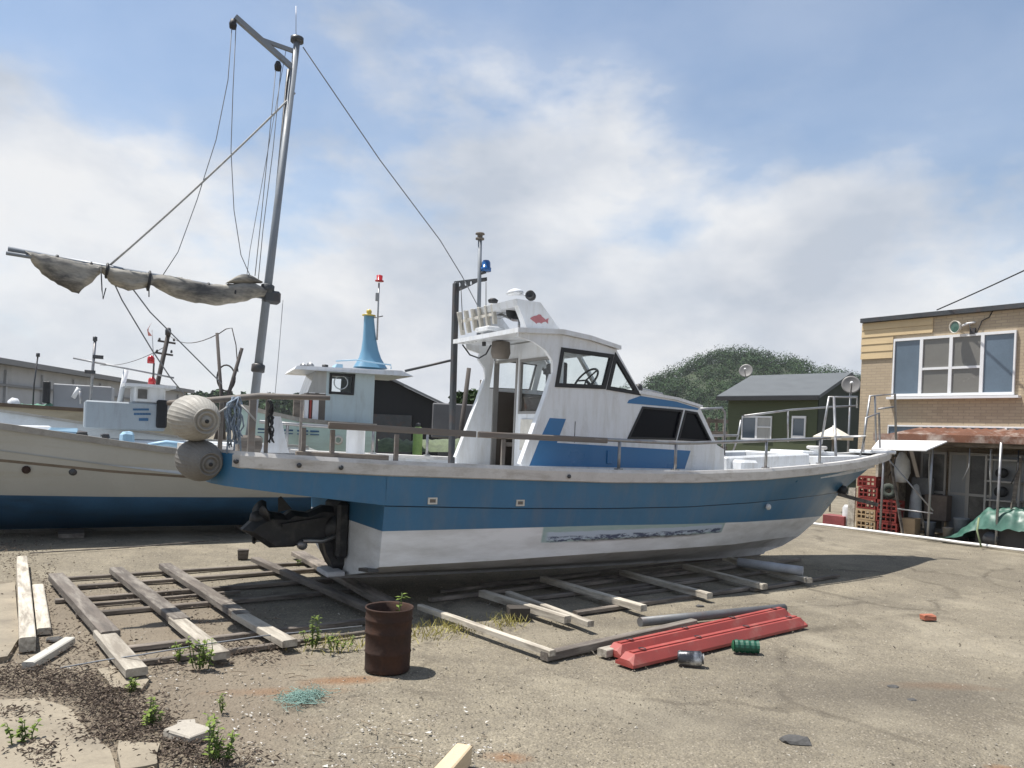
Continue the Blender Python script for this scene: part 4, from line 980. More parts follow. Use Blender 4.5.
# slatted board rack aft of the arch
rack = MB()
RN = .42
for (pa, pb_) in (((459, 322), (493, 314)),):
    rack.bar(BP(*pa, .62), BP(*pb_, .05), .02, .03)
rack = rack.build('slat_rack', m_beige, boat)
for k in range(6):
    f = k / 5
    n = .62 - .57 * f
    t_ = BP(459 + 34 * f, 312 - 8 * f, n); b_ = BP(463 + 32 * f, 335 - 11 * f + (4 if k == 3 else 0), n)
    MB().bar(t_, b_, .095, .022, up=(.6, -.8, 0), bev=.004).build('slat', m_beige, rack)
p = BP(490, 330, 0.1)
MB().box(p, (.22, .3, .05), bev=.01).build('rack_foot', m_white, rack)
MB().tube([BP(484, 335, .2), BP(484, 346, .2)], .022, 6).build('rack_foot', m_black, rack)
# gallows post and beacon mast
gp = MB()
gp.bar(BP(456, 283, .82), (BP(453, 425, .82).x, .82, 1.2), .06, .075, bev=.008)
gp = gp.build('gallows_post', m_darksteel, boat)
a, b_ = BP(455, 282, .82), BP(487, 278, .42)
d = (b_ - a); up = Vector((0, 0, 1))
hl = []
for f in (.17, .36, .53): hl.append([(f + .045 * math.cos(x), -.045 + .028 * math.sin(x)) for x in np.linspace(0, 2 * math.pi, 10, endpoint=False)])
MB().plate([(0, 0), (1.0, .0), (1.0, -.045), (.72, -.045), (.35, -.10), (.0, -.14)], hl, lambda p, q, t: a + d * p + up * (q + .01) + Vector((0, t, 0)), .03).build('bracket_plate', m_darksteel, gp)
bm_ = MB(); bm_.tube([BP(480, 237, .45), (BP(479, 330, .45).x, .45, 2.66)], .024, 8)
bm_ = bm_.build('beacon_mast', m_mast, boat)
t = BP(480, 237, .45)
MB().lathe([(.001, -.03), (.05, -.03), (.05, -.012), (.03, -.005), (.03, .025), (.055, .03), (.05, .045), (.001, .05)], t, (0, 0, 1), 14).build('anchor_lamp', m_interior, bm_)
t = BP(486, 267, .4)
MB().lathe([(.001, -.05), (.06, -.05), (.062, -.01), (.052, -.008), (.05, .05), (.035, .075), (.001, .08)], t, (0, 0, 1), 16).build('blue_beacon', mat('blue beacon glass', (.01, .09, .28), .12, bump=0, var=.1), bm_)
MB().bar(BP(480, 274, .45), t + Vector((0, 0, -.06)), .03, .02).build('beacon_bracket', m_darksteel, bm_)
MB().tube([BP(480, 279, .45), BP(487, 280, .42)], .012, 6).build('cross_arm', m_darksteel, bm_)
for (p, q) in ((((461, 288), (463, 330))), ((486, 282), (486, 308))):
    MB().tube([BP(*p, .5), BP(*q, .5)], .005, 4).build('lead', m_black, bm_)

# ---------------------------------------------------------------- spanker mast, boom and furled sail over the stern
mast_b = Vector((BP(248, 447, 0).x, 0, 1.3)); mast_t = BP(297, 42, 0)
mast = MB().tube([mast_b, mast_t], [.043, .030], 12).build('mast', m_mast, boat)
MB().lathe([(.001, 0), (.062, 0), (.062, .04), (.001, .045)], mast_t, (0, 0, 1), 12).build('mast_cap', m_darksteel, mast)
MB().box((mast_b.x, 0, 1.40), (.22, .22, .2), bev=.02).build('mast_step', m_darkwood_shade, mast)
def mline(f): return mast_b.lerp(mast_t, f)
for f in (.40, .21): MB().lathe([(.05, -.04), (.062, -.03), (.062, .03), (.05, .04)], mline(f), (mast_t - mast_b), 12).build('mast_band', m_darksteel, mast)
arm = BP(235, 17, 0); j1 = BP(295, 70, 0); j2 = BP(296, 52, 0); mid_ = BP(262, 40, 0)
MB().bar(arm, j1, .045, .045).build('top_arm', m_mast, mast)
MB().bar(mid_, j2, .03, .035).build('arm_strut', m_mast, mast)
for q in ((233, 24), (278, 66)):
    p = BP(*q, 0)
    MB().lathe([(.001, .05), (.02, .04), (.035, 0), (.03, -.04), (.001, -.05)], p, (0, 0, 1), 10).build('pulley_block', m_black, mast)
MB().tube([BP(296, 36, .0), BP(296, 6, 0)], .003, 4).build('whip_aerial', m_steel, mast)
MB().tube([BP(289, 70, .05), BP(268, 295, .05)], .022, 8).build('sail_track', m_darksteel, mast)
bm1, bm2 = BP(268, 297, 0), BP(8, 249, 0)
boom = MB().tube([bm1, bm2], [.028, .022], 8).build('boom', m_mast, boat)
MB().tube([BP(100, 268, -.03), BP(6, 253, -.03)], .016, 8).build('boom_extension', m_mast, boom)
MB().box(bm1 + Vector((.03, 0, 0)), (.16, .1, .12), bev=.02).build('gooseneck', m_darksteel, boom)
# furled canvas hanging below the boom
rows = []
top = [(24, 250), (40, 254), (60, 257), (80, 261), (98, 265), (106, 267), (120, 269), (140, 272), (150, 274), (165, 275), (185, 279), (205, 283), (225, 285), (240, 283), (255, 284), (266, 289)]
bot = [(30, 257), (42, 274), (58, 285), (78, 294), (92, 282), (101, 272), (112, 284), (128, 291), (145, 288), (152, 285), (170, 295), (195, 303), (215, 305), (235, 303), (252, 299), (266, 297)]
tops = [np.interp(np.linspace(0, 15, 61), range(16), [p[k] for p in top]) for k in (0, 1)]
bots = [np.interp(np.linspace(0, 15, 61), range(16), [p[k] for p in bot]) for k in (0, 1)]
for i in range(61):
    a = BP(tops[0][i], tops[1][i], 0); b_ = BP(bots[0][i], bots[1][i], 0)
    hgt = (a - b_).length; fat = min(.075, .03 + hgt * .28)
    ring = []
    for k in range(16):
        th = 2 * math.pi * k / 16
        c = a.lerp(b_, .5 - .5 * math.cos(th))
        wob = 1 + .35 * noise.noise(Vector((i * .16, k * .7, 1.5)))
        ring.append(c + Vector((.02 * noise.noise(Vector((i * .4, k * .9, 4))), -fat * math.sin(th) * wob, .018 * noise.noise(Vector((i * .5, k * .8, 8))))))
    rows.append(ring)
sail = MB().grid(rows, close=True).build('furled_sail', m_sail, boom)
rows = []
for i in range(13):
    x = 226 + i * 3; a = BP(x, 284 - 4 * math.sin(i / 12 * 3.1), 0)
    rows.append([a + Vector((0, .05 * math.cos(t), .045 * math.sin(t) * math.sin(i / 12 * 3.1) + .01)) for t in np.linspace(0, 2 * math.pi, 11)[:-1]])
MB().grid(rows, close=True).build('canvas_bundle', m_sail, boom)
for x, y, h in ((57, 257, .05), (91, 264, .05), (107, 267, .09), (122, 271, .06), (149, 276, .12), (181, 280, .06), (208, 285, .06), (234, 290, .1)):
    p = BP(x, y, 0)
    MB().lathe([(h * .62, -.012), (h * .75, -.006), (h * .75, .006), (h * .62, .012)], p - Vector((0, 0, h * .35)), bm2 - bm1, 10).build('sail_tie', m_black, boom)
MB().tube([BP(101, 268, -.06), BP(102, 290, -.06), BP(103, 299, -.05), BP(106, 288, -.04)], .005, 5).build('hanging_cord', m_black, boom)
MB().tube([BP(149, 276, -.07), BP(149, 297, -.07)], .005, 5).build('hanging_cord', m_black, boom)
def line(pts, r, m, nm='rigging_line', n=0.0, sg=0.0):
    P_ = [BP(*q[:2], q[2] if len(q) > 2 else n) for q in pts]
    if len(P_) == 2 and sg: P_ = sag(P_[0], P_[1], sg)
    MB().tube(P_, r, 5).build(nm, m, boat)
m_line = mat('grey rigging line', (.20, .21, .225), .8, var=.15, bump=0)
line([(295, 93), (109, 266)], .010, m_rope, 'topping_lift', sg=.03)
line([(232, 26), (228, 80), (216, 140), (197, 200), (178, 252), (163, 275)], .004, m_line)
line([(236, 26), (233, 90), (231, 150), (234, 210), (241, 255), (252, 280)], .004, m_line)
line([(276, 68), (270, 130), (262, 210), (255, 276)], .004, m_line)
line([(281, 68), (273, 150), (263, 230), (258, 283)], .004, m_line)
line([(286, 50), (268, 150), (250, 250), (246, 283)], .003, m_line)
line([(303, 47, 0), (380, 160, .2), (440, 240, .35), (462, 276, .45), (480, 310, .4)], .006, m_line, 'fore_stay')
line([(108, 270), (122, 300), (152, 350), (170, 377), (185, 395)], .006, m_line, 'boom_sheet')
line([(120, 272), (150, 312), (190, 352), (222, 384)], .006, m_line, 'boom_sheet')
line([(283, 300), (279, 350), (275, 396)], .003, m_line)
line([(270, 300), (265, 340), (258, 380)], .004, m_line)

# ---------------------------------------------------------------- rails
def post(px, ytop, ybot, n, r=.016, m=None, nm='rail_post'):
    a = BP(px, ytop, n); b_ = BP(px, ybot, n)
    return MB().tube([(a.x, n, a.z), (a.x, n, sheer_at(a.x)[1] + .01)], r, 7).build(nm, m or m_steel, boat)
def near(s, inset=.05): return -(sheer_at(s)[0] - inset)
def far(s, inset=.05): return sheer_at(s)[0] - inset
# timber top rail, near side, from the stern to the wheelhouse, then steel pipe to the bow
rz = lambda s: interp(s, [-1.3, 0, 3.4, 4.9, 7.0, 8.2], [1.66, 1.615, 1.60, 1.68, 1.79, 1.85])
for a, b_ in ((-.52, .86), (.88, 2.36)):
    MB().bar((a, near(a) - .0, rz(a) - .01), (b_, near(b_), rz(b_) - .01), .035, .055, bev=.006, jit=.003).build('timber_rail', m_railwood, boat)
for sgn in (-1, 1):
    f = near if sgn < 0 else far
    MB().tube([(s, f(s), rz(s)) for s in np.linspace(2.2 if sgn < 0 else -.6, 6.35, 16)], .019, 8).build('pipe_rail', m_steel, boat)
    for s in ((2.53, 3.32, 4.88, 6.1) if sgn < 0 else (-.3, .7, 1.4, 3.0, 4.4, 5.6)):
        MB().tube([(s, f(s), sheer_at(s)[1] + .015), (s, f(s), rz(s))], .017, 7).build('rail_post', m_steel, boat)
        MB().box((s, f(s), sheer_at(s)[1] + .026), (.07, .06, .015)).build('post_base', m_steel, boat)
for s in (-.72, -.48, .09, 1.15): MB().box((s, near(s), (sheer_at(s)[1] + rz(s)) / 2 - .015), (.034, .03, rz(s) - sheer_at(s)[1] - .06), jit=.002).build('timber_post', m_railwood, boat)
MB().lathe([(.085, 1.35), (.085, 1.60), (.10, 1.60), (.10, 1.63), (.001, 1.635)], (BP(355, 455, -.55).x, -.55, 0), (0, 0, 1), 14).build('white_bollard', m_white, boat)
# hand rail stanchion loop at the cabin front and the tall bow pulpit
MB().tube([BP(700, 409, .5), BP(722, 408, .5), BP(725, 413, .5), BP(724, 455, .5)], .017, 7).build('hand_rail', m_steel, boat)
MB().tube([BP(741, 420, .75), BP(738, 436, .78), BP(733, 452, .8)], .015, 7).build('far_stanchion', m_steel, boat)
MB().tube([BP(744, 416, .75), BP(790, 410, .62), BP(832, 407, .5), BP(857, 406, .42)], .017, 7).build('far_upper_rail', m_steel, boat)
MB().tube([BP(788, 411, .62), BP(788, 442, .62)], .015, 7).build('far_stanchion', m_steel, boat)
pul = MB()
pul.tube([BP(821, 444, .28), BP(829, 397, .28), BP(857, 397, .05), BP(857, 408, .05)], .019, 8)
pul.tube([BP(834, 397, .2), BP(836, 461, -.46)], .019, 8)
pul.tube([BP(836, 437, -.46), BP(865, 436, -.18), BP(860, 457, -.30)], .017, 8)
pul.build('bow_pulpit', m_steel, boat)
pul = MB()
pul.tube([BP(862, 452, .12), BP(870, 396, .12), BP(895, 394, -.02), BP(896, 440, -.02)], .018, 8)
pul.tube([BP(875, 396, .09), BP(876, 442, .09)], .015, 8)
pul.tube([BP(878, 409, .09), BP(894, 407, -.02)], .014, 8)
pul.tube([BP(863, 452, -.12), BP(866, 418, -.12), BP(879, 413, -.02), BP(880, 448, -.02)], .016, 8)
pul.build('bow_ladder_rail', m_steel, boat)
# stern rail: wooden pole on timber uprights, tangle of blue rope
MB().tube([BP(168, 403, -.35), BP(213, 400, -.6), BP(260, 396, -.95), BP(330, 398, -1.06)], [.022, .026, .026, .02], 8).build('stern_pole', m_railwood, boat)
for (x, n, w) in ((253, -.55, .055), (268, -.95, .03), (222, -.5, .035), (302, .5, .025)):
    a = BP(x, 398, n); MB().bar((a.x, n, a.z), (a.x, n, sheer_at(a.x)[1]), w, w, bev=.006).build('stern_post', m_railwood, boat)
MB().bar((-.78, near(-.7), 1.375), (.02, near(0), 1.36), .05, .05, bev=.006).build('stern_chock', m_oldwood, boat)
tg = MB(); rr = random.Random(5)
for k in range(16):
    a = BP(236 + rr.uniform(-4, 4), 397, -.9); pts = [a]
    x0 = 232 + rr.uniform(-8, 10)
    for j in range(1, 7): pts.append(BP(x0 + (rr.uniform(-3, 3)), 397 + j * rr.uniform(6, 9.5), -.9 + rr.uniform(-.05, .05)))
    tg.tube(pts, .007, 5)
tg.build('rope_tangle', m_bluerope, boat)
MB().tube([BP(238, 402, -.9), BP(226, 408, -.9), BP(214, 416, -.9)], .008, 5).build('float_lanyard', m_rope, boat)
MB().tube([BP(238, 402, -.9), BP(246, 410, -.95), BP(256, 421, -1.0)], .008, 5).build('float_lanyard', m_rope, boat)
tg = MB(); rr = random.Random(9)
for k in range(6):
    tg.tube([BP(270 + rr.uniform(-3, 4), 400 + j * 6 + rr.uniform(-1, 1), -1.0 + rr.uniform(-.04, .04)) for j in range(8)], .006, 5)
tg.build('rope_tangle', m_black, boat)
q = BP(276, 425, -.75)
MB().add([(q.x - .12, -.75, 1.37), (q.x + .12, -.75, 1.37), (q.x + .05, -.7, 1.68), (q.x - .02, -.7, 1.68), (q.x - .1, -.68, 1.37), (q.x + .1, -.68, 1.37)], [(0, 1, 2, 3), (4, 3, 2, 5), (0, 3, 4), (1, 5, 2)]).build('canvas_cover', m_white, boat)
# hull fittings: scuppers, small boss
for (px, py, n) in ((433, 501, -1.13), (521, 503, -1.155)):
    p = BP(px, py, n)
    w_ = interp(p.x, LV['knuck'][0], LV['knuck'][1]); w2_ = interp(p.x, LV['mid'][0], LV['mid'][1])
    sc = MB().plate([(-.045, -.03), (.045, -.03), (.045, .03), (-.045, .03)], [[(-.03, -.016), (.03, -.016), (.03, .016), (-.03, .016)]], lambda a, b, t: (p.x + a, -(w_ + (w2_ - w_) * .2) - .012 + t, p.z + b), .02).build('scupper', m_beige, boat)
    MB().box((p.x, -(w_ + (w2_ - w_) * .2) - .001, p.z), (.062, .004, .034)).build('scupper_flap', m_interior, sc)
p = BP(761, 506, -.70); w_ = interp(p.x, LV['knuck'][0], LV['knuck'][1])
MB().lathe([(.04, 0), (.035, .02), (.001, .03)], (p.x, -w_ - .0, p.z), (0, -1, .1), 12).build('hull_outlet', m_white, boat)
for (px, py, n) in ((238, 461, -1.08), (300, 458, -1.14), (342, 460, -1.16), (571, 470, -1.24)):
    p = BP(px, py, n); w, z = sheer_at(p.x)
    MB().lathe([(.001, .0), (.02, 0), (.02, .012), (.001, .014)], (p.x, -(w + .028), z - .06), (0, -1, 0), 10).build('gunwale_bolt', m_darksteel, boat)
MB().bar((-.02, -.95, .36), (-.02, -.70, .33), .10, .03).build('trim_tab', m_darksteel, boat)
# wooden batten lashed under the stem
MB().bar(BP(838, 494, -.12), BP(878, 505, -.6), .05, .05).build('stem_fender_pole', m_darkwood_shade, boat)
MB().lathe([(.001, -.07), (.06, -.05), (.075, 0), (.06, .05), (.001, .07)], BP(842, 490, -.15), (1, -.5, 0), 12).build('stem_fender', m_black, boat)

# ---------------------------------------------------------------- stern drive, tilted up behind the transom
dr = MB()
outl = [(345, 507), (322, 505), (306, 512), (290, 510), (283, 515), (262, 514), (250, 521), (241, 529), (255, 538), (268, 547), (292, 546), (305, 540), (322, 538), (326, 556), (332, 570), (346, 570), (353, 552), (352, 530)]
pl = [BP(x, y, 0) for x, y in outl]; pl = [(p.x, p.z) for p in pl]
cx_ = sum(p[0] for p in pl) / len(pl); cz_ = sum(p[1] for p in pl) / len(pl)
inner = [(cx_ + (p[0] - cx_) * .86, cz_ + (p[1] - cz_) * .80) for p in pl]
nv = len(pl)
vs = [(p[0], -.05, p[1]) for p in pl] + [(p[0], .05, p[1]) for p in pl] + [(p[0], -.11, p[1]) for p in inner] + [(p[0], .11, p[1]) for p in inner]
fs = [(i, (i + 1) % nv, (i + 1) % nv + nv, i + nv) for i in range(nv)] + [(i, i + 2 * nv, (i + 1) % nv + 2 * nv, (i + 1) % nv) for i in range(nv)] + [(i + nv, (i + 1) % nv + nv, (i + 1) % nv + 3 * nv, i + 3 * nv) for i in range(nv)]
tri = tessellate_polygon([[Vector((p[0], p[1], 0)) for p in inner]])
fs += [tuple(x + 2 * nv for x in t) for t in tri] + [tuple(x + 3 * nv for x in reversed(t)) for t in tri]
drive = dr.add(vs, fs).build('stern_drive', m_drive, boat)
hub = BP(268, 520, 0); tail = BP(240, 516, 0); ax = (tail - hub).normalized()
MB().lathe([(.001, -.28), (.05, -.24), (.085, -.1), (.085, .05), (.075, .12), (.05, .16), (.001, .17)], hub, ax, 16).build('gear_housing', m_drive, drive)
for k in range(3):
    a = k * 2.094 + 1.45
    u_ = Vector((0, 1, 0)); v_ = ax.cross(u_)
    rd = u_ * math.cos(a) + v_ * math.sin(a); tg_ = ax.cross(rd)
    bl = []
    for (r_, w0_, w1_, tw) in ((.06, -.03, .03, .9), (.12, -.075, .065, .75), (.18, -.085, .075, .6), (.225, -.05, .05, .5), (.24, -.01, .01, .5)):
        bl.append([hub + ax * .08 + rd * r_ + (tg_ * math.cos(tw) + ax * math.sin(tw)) * w_ for w_ in (w0_, 0, w1_)])
    pb_ = MB().grid(bl).build('propeller_blade', m_drive, drive)
    sm_ = pb_.modifiers.new('thickness', 'SOLIDIFY'); sm_.thickness = .012
MB().add([BP(278, 512, -.02), BP(292, 509, -.02), BP(281, 496, -.02), BP(278, 498, -.02), BP(278, 512, .02), BP(292, 509, .02), BP(281, 496, .02), BP(278, 498, .02)], [(0, 1, 2, 3), (7, 6, 5, 4), (0, 4, 5, 1), (1, 5, 6, 2), (2, 6, 7, 3), (3, 7, 4, 0)]).build('skeg_fin', m_drive, drive)
MB().box(BP(300, 520, 0), (.42, .34, .03), rot=Matrix.Rotation(rad(-8), 3, 'Y')).build('cavitation_plate', m_drive, drive)
MB().box((-.06, 0, .62), (.12, .44, .55), bev=.03).build('transom_plate', m_drive, drive)
MB().lathe([(.001, -.16), (.14, -.16), (.17, -.05), (.17, .06), (.13, .15), (.001, .16)], BP(336, 528, 0), (0, 1, 0), 16).build('pivot_housing', m_drive, drive)
for n in (-.16, .16):
    MB().tube([BP(361, 536, n), BP(352, 561, n)], .03, 10).build('trim_ram', m_black, drive)
    MB().tube([BP(352, 561, n), BP(346, 574, n)], .014, 8).build('ram_rod', m_steel, drive)
    MB().tube([BP(303, 541, n), BP(322, 541, n), BP(338, 535, n)], .022, 8).build('trim_ram', m_steel, drive)
MB().lathe([(.001, -.03), (.045, -.03), (.045, .03), (.001, .03)], BP(302, 545, -.15), (0, 1, 0), 12).build('ram_eye', m_steel, drive)
MB().tube([BP(340, 512, .1), BP(352, 520, .15), BP(362, 522, .1), BP(368, 530, .05)], .03, 8).build('bellows', m_black, drive)
MB().box((-.13, -.1, .21), (.18, .34, .05), bev=.01).build('drive_bracket', m_bottom, drive)

# ================================================================== net floats hanging off the stern
def big_float(px, py, label, r, ln, axis, depth, dark=False):
    c = at(px, py, depth)
    t = thing('net_float', label, 'float', c, 0, 'floats hanging off the stern of the blue boat')
    prof = []
    nseg = 22
    for k in range(nseg + 1):
        f = -1 + 2 * k / nseg
        rr_ = r * (1 - .42 * abs(f) ** 2.6)
        prof.append((rr_, f * ln * .5))
    MB().lathe(prof, (0, 0, 0), axis, 96, smooth=False, wob=lambda a, h: 1 + (.013 if int(round(a / (2 * math.pi) * 96)) % 3 == 0 else 0)).build('shell', m_float, t)
    for sg in (-1, 1):
        e = sg * ln * .5; R_ = r * .58
        MB().lathe([(R_, e), (R_ * .98, e + sg * .016), (R_ * .88, e + sg * .016), (R_ * .86, e + sg * .002), (R_ * .72, e + sg * .002), (R_ * .70, e + sg * .016), (R_ * .58, e + sg * .016), (R_ * .56, e + sg * .002), (R_ * .40, e + sg * .002), (R_ * .38, e + sg * .016), (.001, e + sg * .016)], (0, 0, 0), axis, 32).build('end_cap', m_float, t)
        MB().lathe([(.016, e), (.016, e + sg * .024), (.001, e + sg * .025)], (0, 0, 0), axis, 12).build('plug', m_black, t)
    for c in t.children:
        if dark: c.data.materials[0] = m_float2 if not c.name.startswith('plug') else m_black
    return t
m_float2 = mat('darker grey plastic float', (.15, .143, .13), .7, var=.25, scale=4, bump=.2)  # darker grey than the upper float
big_float(194, 418, 'upper pale ribbed float hanging behind the stern of the blue boat', .18, .41, (.72, -.66, -.10), 6.15)
big_float(199, 460, 'lower grey ribbed float in shade under the upper float', .165, .37, (.72, -.66, -.12), 6.2, True)

# ================================================================== boats behind
def simple_hull(root, X, lines, yc, mats, rows_m, deck_drop, deck_m, cap_m, far_rise=0.0, capw=.09):
    """lines: list of (half breadths, heights) from sheer to keel at stations X"""
    xs_ = np.linspace(X[0], X[-1], 40)
    hb_ = MB()
    for sg in (-1, 1):
        hb_.grid([[(x, yc + sg * interp(x, X, w), interp(x, X, z) + (far_rise if sg > 0 and i == 0 else 0)) for x in xs_] for i, (w, z) in enumerate(lines)], mats=rows_m)
    for xe in (xs_[0], xs_[-1]):
        ring = [(xe, yc - interp(xe, X, w), interp(xe, X, z)) for w, z in lines] + [(xe, yc + interp(xe, X, w), interp(xe, X, z) + (far_rise if i == 0 else 0)) for i, (w, z) in reversed(list(enumerate(lines)))]
        hb_.add(ring, [tuple(range(len(ring)))], rows_m[0])
    hull_ = hb_.build('hull', mats, root)
    w, z = lines[0]
    dk = MB(); dk.grid([[(x, yc - max(.02, interp(x, X, w) - .03), interp(x, X, z) - deck_drop) for x in xs_], [(x, yc + max(.02, interp(x, X, w) - .03), interp(x, X, z) - deck_drop) for x in xs_]], smooth=False)
    for sg in (-1, 1): dk.grid([[(x, yc + sg * max(.01, interp(x, X, w) - .05), interp(x, X, z) + (far_rise if sg > 0 else 0)) for x in xs_], [(x, yc + sg * max(.01, interp(x, X, w) - .05), interp(x, X, z) - deck_drop) for x in xs_]], smooth=False)
    dk.build('deck', deck_m, root)
    cp = MB()
    for sg in (-1, 1):
        f = far_rise if sg > 0 else 0
        a = [(x, yc + sg * max(.0, interp(x, X, w) - capw), interp(x, X, z) + f - .02) for x in xs_]; b = [(x, yc + sg * max(0, interp(x, X, w) - capw), interp(x, X, z) + f + .02) for x in xs_]
        c = [(x, yc + sg * (interp(x, X, w) + .03), interp(x, X, z) + f + .02) for x in xs_]; d = [(x, yc + sg * (interp(x, X, w) + .03), interp(x, X, z) + f - .06) for x in xs_]
        cp.grid([a, b, c, d], smooth=False)
    cp.build('gunwale', cap_m, root)
    return hull_
m_dirtywhite = mat('dirty white topsides', (.43, .435, .41), .5, var=.08, scale=1.2, bump=.05, dirt=((.36, .33, .25), .55, 1.6, (.4, 1, 3)))
m_navy = mat('blue antifouling', (.032, .10, .20), .6, var=.2, scale=2, bump=.05, dirt=((.02, .045, .08), .7, 2, (.4, 1, 2)))
m_greycap = mat('grey worn capping', (.30, .285, .255), .75, var=.2, scale=4, bump=.1, dirt=((.14, .12, .1), .6, 5, (1, 1, 1)))
m_paledeck = mat('pale grey blue deck', (.50, .53, .55), .6, var=.1, scale=2, bump=.05, dirt=((.3, .29, .27), .4, 3, (1, 1, 1)))
m_paleblue = mat('pale blue paint', (.30, .47, .60), .5, var=.08, scale=3, bump=.03)

# ---- white boat on the left
LF = Frame(-6.23, 9.43, rad(30))
lb = thing('open_fishing_boat', 'dirty white open fishing boat with blue antifouling at the left edge', 'boat', (-6.23, 9.43, 0), rad(30))
X = [-4.0, -3.2, -2.4, -1.2, 0, 1.25, 2.5, 4.4]
sheer = ([.02, .45, .82, 1.10, 1.22, 1.26, 1.26, 1.2], [1.98, 1.86, 1.72, 1.57, 1.44, 1.24, 1.06, .98])
k1 = ([.015, .36, .73, 1.03, 1.16, 1.2, 1.2, 1.14], [1.30, 1.22, 1.12, 1.02, .925, .78, .68, .66])
k2 = ([.012, .33, .70, 1.00, 1.13, 1.17, 1.17, 1.11], [1.24, 1.17, 1.07, .975, .88, .735, .64, .62])
wl3 = ([.01, .22, .55, .88, 1.03, 1.1, 1.1, 1.05], [.50, .47, .44, .40, .37, .35, .34, .33])
bl3 = ([.01, .12, .34, .6, .76, .84, .84, .8], [.22, .16, .11, .08, .06, .05, .05, .06])
kl3 = ([.01, .03, .04, .05, .05, .05, .05, .05], [-.30] * 8)
up_z = lambda z: [1.6 - (1.6 - q_) * .82 for q_ in z]
sheer, k1, k2, wl3, bl3, kl3 = [(w_, up_z(z_)) for w_, z_ in (sheer, k1, k2, wl3, bl3, kl3)]
lh = simple_hull(lb, X, [sheer, k1, k2, wl3, bl3, kl3], 1.2, [m_dirtywhite, mat('brown rubbing strake', (.17, .14, .11), .7, var=.3, scale=3), m_navy], [0, 1, 0, 2, 2], .32, m_paledeck, m_greycap, .16)
for (px, py) in ((73, 472), (26, 470)):
    p = LF.p(px, py, .02); MB().lathe([(.001, .02), (.035, .02), (.05, 0), (.05, -.03)], (p.x, .055, p.z), (0, -1, 0), 10).build('hull_outlet', m_rust if px < 50 else m_darksteel, lb)
def lbox(root, fr, x0, x1, y0, y1, n, depth, name, m, slope=0.0, bev=.02):
    """box standing on a boat whose camera side covers the measured span"""
    a, b = fr.p(x0, y1, n), fr.p(x1, y0, n); zt_ = fr.p((x0 + x1) / 2, y0, n).z; zb = fr.p((x0 + x1) / 2, y1, n).z
    return MB().box(((a.x + b.x) / 2, n + depth / 2, (zt_ + zb) / 2), (abs(b.x - a.x), depth, zt_ - zb), bev=bev).build(name, m, root)
cb_ = lbox(lb, LF, 84, 166, 402, 430, 1.05, 1.0, 'engine_cabin', mat('grey blue cabin paint', (.30, .34, .37), .5, var=.1, scale=2, dirt=((.2, .2, .19), .5, 3, (3, 3, .5))))
cb2 = lbox(lb, LF, 134, 166, 386, 403, 1.08, .85, 'helm_house', m_white)
a = LF.p(138, 389, 1.075); b = LF.p(147, 399, 1.075)
MB().box(((a.x + b.x) / 2, 1.074, (a.z + b.z) / 2), (b.x - a.x, .012, a.z - b.z)).build('helm_window', m_dirtyglass, cb2)
p0, p1 = LF.p(130, 386, 1.0), LF.p(170, 386, 1.0)
MB().box(((p0.x + p1.x) / 2, 1.45, p0.z + .02), (p1.x - p0.x + .15, 1.05, .04)).build('helm_roof', m_white, cb2)
for k, (x0, x1, y) in enumerate(((134, 150, 409.5), (135, 152, 414), (140, 149, 419.5))):   # small worn blue marks, too small to read
    for j in range(6 - 2 * (k == 2)):
        xa = x0 + (x1 - x0) * (j + .1) / (6 - 2 * (k == 2)); pa = LF.p(xa, y, 1.045)
        MB().box((pa.x, 1.046, pa.z), (.035, .006, .028 if k != 2 else .04)).build('worn_mark', m_navy, cb_)
lbox(lb, LF, 156, 168, 400, 428, 1.0, .3, 'outboard_cover', m_blackwall)
for (q0, q1, r) in (((126, 370), (119, 404), .035), ((95, 341), (90, 405), .02), ((73, 358), (174, 378), .014), ((80, 391), (81, 404), .02)):
    MB().tube([LF.p(*q0, 1.6), LF.p(*q1, 1.6)], r, 7).build('frame_pole', m_winwhite if r > .03 else m_steel, lb)
p = LF.p(95, 341, 1.6); MB().lathe([(.001, 0), (.03, 0), (.03, .06), (.001, .07)], p, (0, 0, 1), 8).build('mast_lamp', m_darksteel, lb)
for (px, py) in ((98, 357), (90, 372)): MB().box(LF.p(px, py, 1.6), (.14, .08, .05)).build('mast_fitting', m_darksteel, lb)
m_redlamp = mat('red lamp glass', (.42, .02, .025), .2, bump=0, var=.1)
MB().tube([LF.p(153, 378, 1.3), LF.p(154, 363, 1.3), LF.p(151, 361, 1.3)], .014, 6).build('lamp_stem', m_darksteel, lb)
MB().lathe([(.001, -.05), (.05, -.05), (.05, .03), (.03, .06), (.001, .07)], LF.p(151, 360, 1.3), (0, 0, 1), 10).build('red_lamp', m_redlamp, lb)
MB().lathe([(.001, -.05), (.055, -.05), (.05, .03), (.03, .05), (.001, .06)], LF.p(152, 381, 1.3), (0, 0, 1), 10).build('red_lamp', m_redlamp, lb)
MB().tube([LF.p(155, 386, 1.5), LF.p(152, 330, 1.5)], .006, 5).build('flag_staff', m_steel, lb)
p = LF.p(152, 322, 1.5); q = LF.p(152, 336, 1.5)
MB().grid([[p + Vector((0, 0, 0)), p + Vector((-.04, .02, -.1))], [p + Vector((-.06, .02, -.12)), q + Vector((-.05, .03, 0))], [q + Vector((-.02, 0, .03)), q]], smooth=False).build('pennant', mat('faded red cloth', (.5, .2, .17), .9), lb)
MB().box(LF.p(200, 447, 1.0) + Vector((0, .4, -.1)), (2.4, .9, .34), bev=.03).build('fish_hold', m_paledeck, lb)
